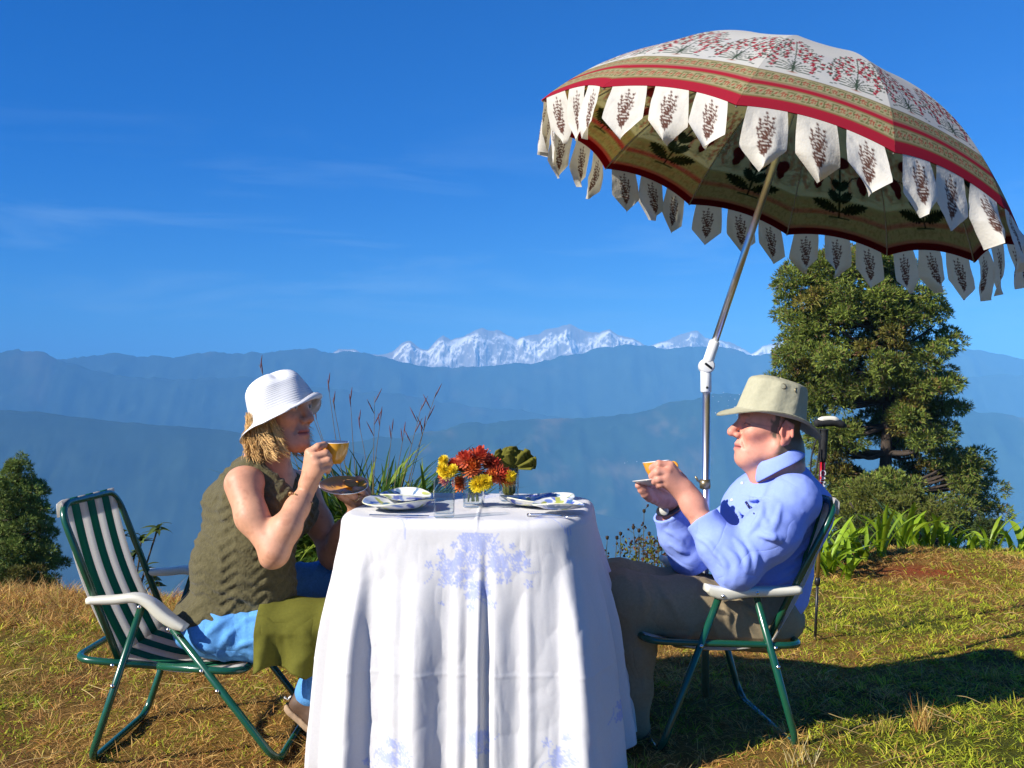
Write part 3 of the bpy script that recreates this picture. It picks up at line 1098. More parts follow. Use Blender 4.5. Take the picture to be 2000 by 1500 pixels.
# sandals
M_leather = material('brown_leather', (0.10, 0.055, 0.03), rough=0.6, var=0.3, scale=60)
M_sole = material('tan_sole', (0.36, 0.24, 0.14), rough=0.8, var=0.25, scale=50)


def shoe(parent, ank, heel, toe, sole_mat, up_mat, name='shoe', strap=True):
    ank, heel, toe = map(np.asarray, (ank, heel, toe))
    ax = toe - heel; ax = ax / np.linalg.norm(ax)
    up = np.array([0, 0, 1.0]); up = up - ax * (up @ ax); up /= np.linalg.norm(up)
    S = Field()
    mid = heel * 0.45 + toe * 0.55
    S.chain([heel + up * 0.012, mid + up * 0.012, toe + up * 0.010], [0.030, 0.036, 0.030], 0.02)
    S.chain([heel + up * 0.035, ank], [0.034, 0.036], 0.03)
    S.chain([ank + ax * 0.02, mid + up * 0.03, toe + up * 0.016], [0.036, 0.036, 0.026], 0.03)
    S.half(heel - up * 0.004, -up)
    Vs, Fs = S.mesh(0.005)
    u = obj(name, Vs, Fs, up_mat, parent)
    L = Field()
    L.chain([heel - up * 0.006 - ax * 0.004, mid - up * 0.006, toe - up * 0.006 + ax * 0.008], [0.033, 0.040, 0.033], 0.02)
    L.half(heel - up * 0.003, up, 0.002)
    L.half(heel - up * 0.022, -up, 0.002)
    Vs, Fs = L.mesh(0.004)
    obj('sole', Vs, Fs, sole_mat, u)
    return u


shoe(wm, at(606, 1352, 3.0), at(580, 1385, 3.0), at(640, 1432, 3.0), M_sole, M_leather)
shoe(wm, at(700, 1365, 3.28), at(688, 1392, 3.28), at(800, 1402, 3.28), M_sole, M_leather)

# hair: locks that fall from under the hat
def strand(mb, pts, w, col, flat=0.35):
    P = smooth_path(pts, 5)
    n = len(P)
    r = w * np.sin(np.linspace(0.5, math.pi - 0.05, n)) ** 0.7
    V, Q, Tt = tube(P, np.maximum(r, 0.0004), 5, False)
    mb.add(V, Q, None, col)


mb = MB()
H = Field()
H.ell(wl(0.002, 0, -0.022), np.array([0.056, 0.082, 0.058]) * WH_S, WR, 0.03)
H.ell(wl(-0.022, -0.058, -0.075), np.array([0.048, 0.026, 0.050]) * WH_S, WR, 0.03)
H.ell(wl(-0.024, 0, -0.045), np.array([0.045, 0.066, 0.045]) * WH_S, WR, 0.03)
H.ell(wl(0.075, 0, 0.03), np.array([0.055, 0.2, 0.2]) * WH_S, WR, 0.02, -1)
Vh, Fh = H.mesh(0.004, lambda X: 0.004 * np.sin(X[:, 0] * 160 + X[:, 2] * 130 + 3 * vnoise(X * 30, 2)))
M_hair = material('blonde_hair', attr=True, rough=0.45, var=0.3, scale=150, spec=0.4, stretch=(1, 1, 1))
mb.add(Vh, Fh, None, (0.42, 0.23, 0.08))
for i in range(1700):
    # curls hang from under the hat to the jaw and flick towards the face
    ang = math.radians(-(46 + 78 * RNG.uniform(0, 1)))
    if i % 6 == 0: ang = -ang
    sd = 1 if ang < 0 else -1
    rr = RNG.uniform(0.80, 0.98)
    st = np.array([-0.012 + 0.076 * math.cos(ang) * rr, 0.084 * math.sin(ang) * rr, RNG.uniform(-0.075, 0.005)])
    outw = np.array([math.cos(ang), math.sin(ang), 0])
    tang = np.array([-math.sin(ang), math.cos(ang), 0]) * sd
    u_ = math.floor(ang * 8 + st[2] * 30)                       # neighbours share a wave
    lr = np.random.default_rng(int(u_) % 1000)
    L = RNG.uniform(0.045, 0.085)
    ph, wv = lr.uniform(0, 6.28) + RNG.normal(0, .3), RNG.uniform(0.003, 0.007)
    sw = lr.uniform(0.010, 0.050)
    cl_ = lr.uniform(0.004, 0.020)
    pts = []
    for t in np.linspace(0, 1, 7):
        c = outw * (0.002 + cl_ * t + wv * math.sin(ph + 5.0 * t)) + tang * (sw * t ** 1.6 + wv * math.cos(ph + 4 * t)) + np.array([0, 0, -L * (t - 0.55 * max(0, t - 0.65))])
        pts.append(wl(*(st + c)))
    c = np.array((0.80, 0.50, 0.19)) * lr.uniform(0.65, 1.15) * RNG.uniform(.8, 1.2)
    strand(mb, pts, RNG.uniform(0.0006, 0.0014), np.clip(c, 0, .9))
mb.build('hair', M_hair, wm)

# white ribbed sun hat
def hat_mesh(c, R, prof, n=96, ov=(1.0, 0.92), brim=None):
    prof = np.asarray(prof, float)
    a = np.linspace(0, 2 * np.pi, n, endpoint=False)
    A, Rr = np.meshgrid(a, prof[:, 0], indexing='ij')
    Z = np.repeat(prof[None, :, 1], n, 0)
    S = np.repeat(np.linspace(0, 1, len(prof))[None], n, 0)
    X, Y, Z = brim(A, Rr * np.cos(A) * ov[0], Rr * np.sin(A) * ov[1], Z, Rr, S) if brim else (Rr * np.cos(A) * ov[0], Rr * np.sin(A) * ov[1], Z)
    V = np.stack([X, Y, Z], -1).reshape(-1, 3) @ R.T + c
    return V, grid_faces(n, len(prof), True)


ts = np.linspace(0, 1, 150)
key = np.array([(0.0, 0.002, 0.128), (0.10, 0.042, 0.126), (0.19, 0.069, 0.114), (0.28, 0.084, 0.094), (0.48, 0.094, 0.055), (0.66, 0.103, 0.008), (0.82, 0.120, -0.020), (1.0, 0.140, -0.038)])
pr_ = np.array([np.interp(ts, key[:, 0], key[:, 1]), np.interp(ts, key[:, 0], key[:, 2])])
kk = np.ones(13) / 13
pr_ = np.array([np.convolve(np.pad(v, 6, 'edge'), kk, 'valid') for v in pr_])
rib = 0.0005 * np.sin(ts * 2 * np.pi * 36)
prof = np.stack([np.maximum(pr_[0] + rib * (ts > 0.05), 0.0005), pr_[1] + rib * 0.6 * (ts < 0.3)], 1)


def w_brim(A, X, Y, Z, Rr, S):
    front = np.cos(A); b = sstep(0.64, 1.0, S)
    up = np.clip(front, 0, 1) ** 1.4
    bk = np.clip(-front, 0, 1) ** 1.3
    Z = Z + b * (up * 0.052 + 0.004 * bk + 0.016 * np.abs(np.sin(A)) ** 2)
    X = X + b * (up * (-0.030) * sstep(0.8, 1, S) - 0.018 * bk)
    Z = Z + b * 0.008 * np.sin(3 * A + 0.6)
    dent = np.exp(-(((A - 5.6 + np.pi) % (2 * np.pi) - np.pi) / 0.35) ** 2) * np.exp(-((S - 0.16) / 0.09) ** 2)
    k = 1 - 0.12 * dent
    Z = Z - 0.014 * dent
    lump = 0.003 * np.sin(5 * A + 7 * S) * sstep(0.1, 0.3, S)
    return X * k + lump * np.cos(A), Y * k + lump * np.sin(A), Z


yh = math.radians(20)
hf = np.array([math.cos(yh) * math.cos(math.radians(22)), -math.sin(yh), math.sin(math.radians(22))])
hup = np.array([-math.sin(math.radians(22)), 0.02, math.cos(math.radians(22))])
HR = frame_from(hup, hf)
M_hatw = material('white_cotton', (0.80, 0.80, 0.80), rough=0.9, var=0.04, scale=200, bump=0.0006, bscale=600, spec=0.1, trans=0.12)
V, Q = hat_mesh(at(556, 808, 3.068), HR, prof, 110, (1.02, 0.99), w_brim)
ho = obj('sun_hat', V, Q, M_hatw, wm)
sm = ho.modifiers.new('thick', 'SOLIDIFY'); sm.thickness = 0.0022; sm.offset = -1

# bracelet and ring
mb = MB()
axis = at(608, 935, 2.955) - at(580, 992, 2.925); axis /= np.linalg.norm(axis)
bc = at(587, 974, 2.948)
Rb = frame_from(axis + np.array([0.0, 0, 0.12]))
M_bead = material('amber_beads', attr=True, rough=0.3, var=0.15, scale=60)
for i in range(30):
    a = i / 30 * 2 * np.pi
    p = bc + Rb @ np.array([math.cos(a) * 0.0355, math.sin(a) * 0.0355, 0.003 * math.sin(2 * a)])
    V, Q = lathe([(0.0003, -0.0040), (0.0034, -0.0022), (0.0042, 0), (0.0034, 0.0022), (0.0003, 0.0040)], 7, mat4(Rb, p))
    mb.add(V, Q, None, (0.20, 0.07, 0.02) if i % 3 else (0.5, 0.33, 0.12))
mb.build('bracelet', M_bead, wm)
M_gold = material('gold', (0.75, 0.55, 0.25), rough=0.25, metal=1.0, var=0.03)
mb = MB()
rc = at(694, 971, 3.045); rax = at(691, 969, 3.035) - at(703, 975, 3.08)
Rr_ = frame_from(rax)
V, Q, Tt = tube([rc + Rr_ @ np.array([math.cos(a) * 0.0125, math.sin(a) * 0.0125, 0]) for a in np.linspace(0, 2 * np.pi, 17)], 0.0016, 6)
mb.add(V, Q, Tt)
V, Q = lathe([(0.0002, 0.0035), (0.0035, 0.0015), (0.0028, -0.002), (0.0002, -0.003)], 8, mat4(np.eye(3), rc + np.array([-0.004, -0.013, 0.003])))
mb.add(V, Q)
mb.build('ring', M_gold, wm)

# ---- the man
mn = empty('person', np.array([0.78, 3.27, 0.30]),
           'man in khaki brimmed hat and blue shirt holding cup and saucer', 'person')
pt = math.radians(8)
MR = frame_from([math.sin(pt), 0.0, math.cos(pt)], [-math.cos(pt), -0.04, math.sin(pt)])
MH_S = 1.13
MHM = mat4(MR, at(1511, 840, 3.20))
B = Field()
ml = head(B, MHM, MH_S)
nbm = at(1520, 925, 3.215)
B.cone(ml(-0.03, 0, -0.06), nbm, 0.064, 0.074, 0.03)
B.cone(ml(0.052, 0, -0.098), ml(0.012, 0, -0.150), 0.026, 0.034, 0.03)       # loose skin under the chin
sN, sF = at(1552, 975, 3.06), at(1495, 955, 3.46)
B.cone(nbm + np.array([0, -0.02, -0.075]), sN, 0.045, 0.05, 0.03); B.cone(nbm + np.array([0, 0.02, -0.075]), sF, 0.045, 0.05, 0.03)
B.ell(at(1500, 1030, 3.26), (0.12, 0.13, 0.13), None, 0.05)
B.ell(at(1495, 1130, 3.27), (0.12, 0.14, 0.14), None, 0.06)
eN = at(1437, 1108, 2.985); eF = at(1345, 1085, 3.36)
B.chain([sN, eN], [0.048, 0.042], 0.03)
B.chain([sF, eF], [0.05, 0.042], 0.03)
wN = at(1352, 985, 3.06)
B.chain([eN, at(1385, 1040, 3.03), wN, at(1338, 962, 3.07)], [0.042, 0.038, 0.031, 0.030], 0.03)
B.chain([wN + np.array([0.012, 0.0, 0.0]), at(1335, 955, 3.07)], [0.028, 0.029], 0.02)
hand(B, at(1338, 962, 3.075),
     [at(1309, 910, 3.065), at(1304, 923, 3.05), at(1301, 934, 3.048), at(1302, 945, 3.055)],
     [[at(1287, 907, 3.06), at(1274, 914, 3.09)],
      [at(1284, 922, 3.045), at(1274, 930, 3.085)],
      [at(1286, 936, 3.045), at(1279, 941, 3.085)],
      [at(1290, 946, 3.05), at(1287, 949, 3.085)]],
     [at(1332, 940, 3.10), at(1312, 915, 3.13), at(1292, 912, 3.14)], 1.22)
wF = at(1308, 985, 3.30)
B.chain([eF, at(1325, 1035, 3.34), wF], [0.043, 0.042, 0.034], 0.03)
hand(B, at(1302, 978, 3.285),
     [at(1272, 963, 3.20), at(1277, 970, 3.21), at(1283, 975, 3.225), at(1290, 977, 3.245)],
     [[at(1258, 955, 3.155), at(1247, 948, 3.145)],
      [at(1262, 965, 3.16), at(1252, 957, 3.15)],
      [at(1268, 973, 3.175), at(1258, 966, 3.16)],
      [at(1277, 978, 3.195), at(1266, 973, 3.175)]],
     [at(1296, 962, 3.27), at(1280, 950, 3.25), at(1266, 948, 3.22)], 1.15)
kN, kF = at(1222, 1172, 3.10), at(1196, 1142, 3.40)
hN, hF = at(1490, 1205, 3.14), at(1480, 1190, 3.40)
B.ell(at(1490, 1200, 3.27), (0.11, 0.14, 0.06), None, 0.05)
B.chain([hN, kN, at(1232, 1420, 3.10)], [0.08, 0.058, 0.036], 0.04)
B.chain([hF, kF, at(1190, 1380, 3.42)], [0.08, 0.058, 0.036], 0.04)
Vb, Fb = B.mesh(0.0030)
Vb = relax(Vb, Fb, 1, 0.35)
cb = np.repeat(np.array([[0.70, 0.315, 0.215]]), len(Vb), 0)
fr = sstep(0.2, 0.5, fbm(Vb * 42, 3, 4))[:, None] * 0.4
cb = cb * (1 - fr) + np.array((0.46, 0.16, 0.10)) * fr
cb = head_paint(Vb, MHM, MH_S, cb, False)
obj('body', Vb, Fb, M_skin, mn, cb)

# shirt
S = Field()
S.ell(at(1502, 1010, 3.27), (0.155, 0.175, 0.160), roty(0.25), 0.06)
S.ell(at(1490, 1110, 3.27), (0.158, 0.180, 0.145), None, 0.06)
S.ell(at(1486, 1165, 3.27), (0.135, 0.180, 0.080), None, 0.05)
S.cone(nbm + np.array([0.02, 0.0, -0.060]), at(1545, 1010, 3.27), 0.075, 0.12, 0.06)
S.cone(nbm + np.array([0.01, -0.03, -0.075]), sN + np.array([0, 0.02, -0.005]), 0.056, 0.074, 0.05)
S.cone(nbm + np.array([0.0, 0.03, -0.075]), sF, 0.056, 0.070, 0.05)
S.cone(nbm + np.array([0.045, 0.0, -0.025]), at(1560, 985, 3.25), 0.058, 0.10, 0.05)
# near sleeve
S.chain([sN + np.array([0, 0, -0.005]), at(1505, 1040, 3.01), eN + np.array([0.005, 0.01, -0.005])], [0.074, 0.077, 0.064], 0.045)
cN = at(1372, 1016, 3.045)
axN = cN - eN; LN = np.linalg.norm(axN); axN /= LN
S.chain([eN, at(1405, 1065, 3.01), cN - axN * 0.03], [0.064, 0.060, 0.050], 0.035)
S.disc(cN - axN * 0.075, cN + axN * 0.004, 0.0545, 0.008)
S.fold([(1432, 1052), (1456, 1086), (1452, 1122)], 0.0087)
S.fold([(1412, 1068), (1440, 1098), (1434, 1138)], 0.0076)
S.fold([(1450, 1040), (1474, 1078), (1474, 1118)], 0.0076)
S.fold([(1396, 1074), (1418, 1104), (1416, 1138)], 0.0060)
S.fold([(1476, 1044), (1520, 1052), (1565, 1058)], 0.0071)
S.fold([(1474, 998), (1500, 1030), (1524, 1086)], 0.0076)
S.fold([(1490, 980), (1485, 1010), (1462, 1045)], 0.0076)
S.fold([(1525, 985), (1515, 1020), (1490, 1060)], 0.0071)
S.fold([(1360, 1048), (1385, 1062), (1400, 1085)], 0.0049)
S.fold([(1345, 1070), (1362, 1085), (1385, 1090)], 0.0049)
S.fold([(1520, 1110), (1555, 1085), (1590, 1050)], 0.0066)
S.fold([(1500, 1135), (1540, 1115), (1575, 1090)], 0.0066)
S.fold([(1480, 1160), (1520, 1140), (1550, 1125)], 0.0055)
S.fold([(1568, 1000), (1580, 1030), (1578, 1070)], 0.0055)
S.fold([(1445, 965), (1462, 975), (1500, 972)], 0.0055)
S.fold([(1410, 985), (1440, 1000), (1452, 1030)], 0.0055)
# far sleeve
cF = at(1304, 1003, 3.31)
axF = cF - eF; axF /= np.linalg.norm(axF)
S.chain([sF, at(1420, 1040, 3.42), eF], [0.072, 0.074, 0.062], 0.04)
S.chain([eF, at(1322, 1045, 3.335), cF - axF * 0.03], [0.060, 0.056, 0.049], 0.03)
S.disc(cF - axF * 0.07, cF + axF * 0.003, 0.051, 0.008)
S.fold([(1300, 1035), (1318, 1045), (1335, 1060)], 0.0049)
S.fold([(1308, 1060), (1325, 1072), (1345, 1080)], 0.0049)
# hollow cuffs, flat at the wrist
for c, ax, r in ((cN, axN, 0.0545), (cF, axF, 0.051)):
    S.disc(c + ax * 0.003, c + ax * 0.16, 0.078, 0.002, -1)
    S.disc(c - ax * 0.045, c + ax * 0.05, r - 0.0095, 0.002, -1)
S.ell(at(1503, 893, 3.21), (0.085, 0.090, 0.060), roty(-0.4), 0.01, -1)


def shirt_disp(X):
    return cloth_noise(X, 7, 0.0030, 14, (1.2, 1, 0.9)) + 0.0012 * vnoise(X * 55, 3)


Vs, Fs = S.mesh(0.0038, shirt_disp)
Vs = relax(Vs, Fs, 1, 0.3)
M_shirt = material('blue_oxford_cloth', (0.27, 0.365, 0.83), crease=(5.5, 0.008), rough=0.85, var=0.05, scale=120, bump=0.0007, bscale=500, spec=0.15)
sh = obj('shirt', Vs, Fs, M_shirt, mn)


# collar: a stand with a folded leaf that ends in two points
def collar(parent):
    n = 44
    up = np.array([-0.40, 0.0, 0.92]); up /= np.linalg.norm(up)
    Rc = frame_from(up, [-1, 0, 0])
    c0 = at(1516, 898, 3.205)
    rows = []
    a = np.linspace(math.radians(14), math.radians(346), n)
    fr_ = np.abs(np.linspace(-1, 1, n))
    tip = np.clip((fr_ - 0.60) / 0.40, 0, 1)
    for (r, z, w) in ((0.078, -0.020, 0), (0.0775, 0.020, 0), (0.079, 0.0235, 0), (0.086, 0.018, 0.2), (0.096, -0.004, 0.6), (0.100, -0.016, 1.0)):
        rr = r + 0 * a
        zz = z + 0 * a
        rr = rr + w * 0.014 * tip
        zz = zz - w * 0.020 * tip ** 1.3
        aa = a + np.sign(np.linspace(-1, 1, n)) * w * -0.06 * tip
        rows.append(c0 + np.stack([rr * 0.88 * np.cos(aa), rr * 1.10 * np.sin(aa), zz], 1) @ Rc.T)
    V = np.stack(rows, 1).reshape(-1, 3)
    o = obj('collar', V, grid_faces(n, 6), M_shirt, parent)
    m = o.modifiers.new('thick', 'SOLIDIFY'); m.thickness = 0.003; m.offset = 0
    m2 = o.modifiers.new('smooth', 'SUBSURF'); m2.levels = 1; m2.render_levels = 1
    return o


collar(sh)
# placket, pocket pen, cuff buttons
M_btn = material('shirt_button', (0.75, 0.75, 0.78), rough=0.3, var=0.05)
for (bx, by) in ((1449, 944), (1429, 977)):
    p = S.hit(bx, by) + np.array([0, -0.004, 0.001])
    V, Q = lathe([(0.0002, 0.002), (0.0045, 0.002), (0.005, 0), (0.0045, -0.002), (0.0002, -0.002)], 12, mat4(frame_from([-0.4, -0.9, 0.1]), p))
    obj('button', V, Q, M_btn, sh)
pen = S.hit(1460, 984)
mb = MB()
V, Q, Tt = tube([S.hit(1456, 980) + np.array([0, -0.004, 0]), S.hit(1464, 992) + np.array([0, -0.003, 0])], 0.004, 8); mb.add(V, Q, Tt, (0.02, 0.02, 0.09))
V, Q, Tt = tube([S.hit(1464, 988) + np.array([0, -0.003, 0]), S.hit(1472, 1003) + np.array([0, -0.003, 0])], 0.0022, 6); mb.add(V, Q, Tt, (0.03, 0.03, 0.10))
mb.build('pen_clip', M_bead, mn)

# trousers
J = Field()
J.ell(at(1484, 1205, 3.27), (0.135, 0.180, 0.085), None, 0.05)
J.chain([hN, at(1350, 1196, 3.12), kN], [0.105, 0.102, 0.088], 0.04)
J.chain([hF, at(1330, 1172, 3.40), kF], [0.105, 0.098, 0.088], 0.04)
J.chain([kN, at(1234, 1270, 3.10), at(1232, 1410, 3.10)], [0.082, 0.072, 0.058], 0.03)
J.chain([kF, at(1195, 1260, 3.42), at(1190, 1370, 3.42)], [0.080, 0.070, 0.056], 0.03)
J.fold([(1240, 1130), (1258, 1165), (1256, 1200)], 0.011)
J.fold([(1262, 1120), (1300, 1165), (1330, 1215)], 0.009)
J.fold([(1400, 1165), (1420, 1200), (1425, 1240)], 0.010)
J.fold([(1440, 1180), (1470, 1195), (1500, 1215)], 0.009)
Vj, Fj = J.mesh(0.0045, lambda X: cloth_noise(X, 8, 0.008, 28, (1.3, 1, 0.9)))
M_khaki = material('brown_cotton_trousers', (0.30, 0.235, 0.14), crease=(6, 0.010), rough=0.9, var=0.12, scale=120, bump=0.001, bscale=400, spec=0.1)
obj('trousers', Vj, Fj, M_khaki, mn)
shoe(mn, at(1232, 1424, 3.10), at(1248, 1446, 3.10), at(1130, 1452, 3.10), M_sole, M_leather)
shoe(mn, at(1192, 1384, 3.42), at(1206, 1400, 3.42), at(1100, 1406, 3.42), M_sole, M_leather)

# wrist watch on the far arm
wp = wF + (cF - wF) * 0.35
mb = MB()
Rw = frame_from(axF)
V, Q, Tt = tube([wp + Rw @ np.array([math.cos(a) * 0.040, math.sin(a) * 0.040, 0]) for a in np.linspace(0, 2 * np.pi, 25)], 0.006, 8)
mb.add(V, Q, Tt, (0.02, 0.02, 0.02))
V, Q = lathe([(0.0003, 0.005), (0.014, 0.005), (0.017, 0), (0.016, -0.005), (0.0003, -0.005)], 20, mat4(frame_from([-0.6, -0.75, -0.2]), wp + np.array([-0.022, -0.034, -0.006])))
mb.add(V, Q, None, (0.6, 0.58, 0.5))
mb.build('wrist_watch', M_bead, mn)

# khaki hat
ts = np.linspace(0, 1, 90)
key = np.array([(0.0, 0.001, 0.122), (0.16, 0.062, 0.121), (0.27, 0.084, 0.113), (0.32, 0.0905, 0.106), (0.46, 0.097, 0.066), (0.64, 0.104, 0.022), (0.70, 0.1065, 0.004), (0.74, 0.112, -0.002), (0.88, 0.137, -0.014), (1.0, 0.158, -0.024)])
pr_ = np.array([np.interp(ts, key[:, 0], key[:, 1]), np.interp(ts, key[:, 0], key[:, 2])])
kk = np.ones(5) / 5
pr_ = np.array([np.convolve(np.pad(v, 2, 'edge'), kk, 'valid') for v in pr_])
prof = np.stack([np.maximum(pr_[0], 0.0005), pr_[1]], 1) * 0.94


def m_brim(A, X, Y, Z, Rr, S):
    side = np.abs(np.sin(A)) ** 2
    b = sstep(0.70, 1.0, S)
    Z = Z + b * (0.030 * side - 0.016 * np.clip(np.cos(A), 0, 1) ** 2 - 0.020 * np.clip(-np.cos(A), 0, 1) ** 2)
    X = X + b * 0.012 * np.cos(A)
    n = np.sin(9 * A + 4 * S) * 0.0022 * sstep(0.15, 0.4, S) * (1 - b) + np.exp(-(((A - 4.5) / 0.5) ** 2)) * 0.004 * np.sin(30 * S) * (1 - b) * sstep(0.25, 0.4, S)
    Z = Z + 0.006 * sstep(0.3, 0.0, S) * np.sin(2 * A + 0.5)
    st = 0.0012 * np.sin(S * 2 * np.pi * 34) * b
    return X + n * np.cos(A), Y + n * np.sin(A), Z + st


tl = math.radians(12.5)
HRm = frame_from([math.sin(tl), 0.0, math.cos(tl)], [-math.cos(tl), -0.05, math.sin(tl)])
M_hatm = material('khaki_canvas', (0.41, 0.39, 0.27), rough=0.9, var=0.08, scale=90, bump=0.004, bscale=34, spec=0.1)
hc = at(1506, 811, 3.19)
V, Q = hat_mesh(hc, HRm, prof, 110, (1.06, 0.94), m_brim)
ho = obj('brimmed_hat', V, Q, M_hatm, mn)
sm = ho.modifiers.new('thick', 'SOLIDIFY'); sm.thickness = 0.003; sm.offset = -1
M_brass = material('dark_brass', (0.30, 0.24, 0.14), rough=0.35, metal=0.8, var=0.1)
M_dark = material('black_hole', (0.012, 0.010, 0.008), rough=0.8)
hp = HRm.T @ (V - hc).T
for ang, zz, rr in ((math.radians(84), 0.092, 0.0078), (math.radians(118), 0.090, 0.0078), (math.radians(97), 0.020, 0.0035)):
    ii = np.argmin((np.arctan2(hp[1], hp[0]) - ang) ** 2 + ((hp[2] - zz) * 12) ** 2)
    p = V[ii]
    nrm = HRm @ np.array([math.cos(ang), math.sin(ang), 0.22]); nrm /= np.linalg.norm(nrm)
    Rg = frame_from(nrm)
    q = [p + nrm * 0.001 + Rg @ np.array([math.cos(a) * rr, math.sin(a) * rr, 0]) for a in np.linspace(0, 2 * np.pi, 17)]
    Vg, Qg, Tg = tube(q, 0.0022 if rr > 0.005 else 0.0016, 6)
    e = obj('eyelet', np.concatenate([Vg]), [Qg, Tg], M_brass, ho)
    if rr > 0.005:
        Vg, Qg = lathe([(0.0002, 0.0), (rr, -0.0002)], 14, mat4(Rg, p + nrm * 0.0012))
        obj('hole', Vg, Qg, M_dark, ho)

# ------------------------------------------------------------------ folding chairs
M_tube = material('green_enamel_tube', (0.008, 0.075, 0.038), rough=0.25, var=0.12, scale=30, spec=0.6, coat=0.3)
M_plastic = material('cream_plastic', (0.72, 0.69, 0.55), rough=0.4, var=0.06, scale=20, spec=0.4)
M_rivet = material('steel_rivet', (0.65, 0.65, 0.63), rough=0.25, metal=1.0, var=0.05)
M_webG = material('green_canvas', (0.022, 0.21, 0.105), rough=0.75, var=0.12, scale=200, bump=0.0006, bscale=900, spec=0.2, trans=0.40)
M_webW = material('white_canvas', (0.82, 0.80, 0.75), rough=0.75, var=0.08, scale=200, bump=0.0006, bscale=900, spec=0.2, trans=0.60)


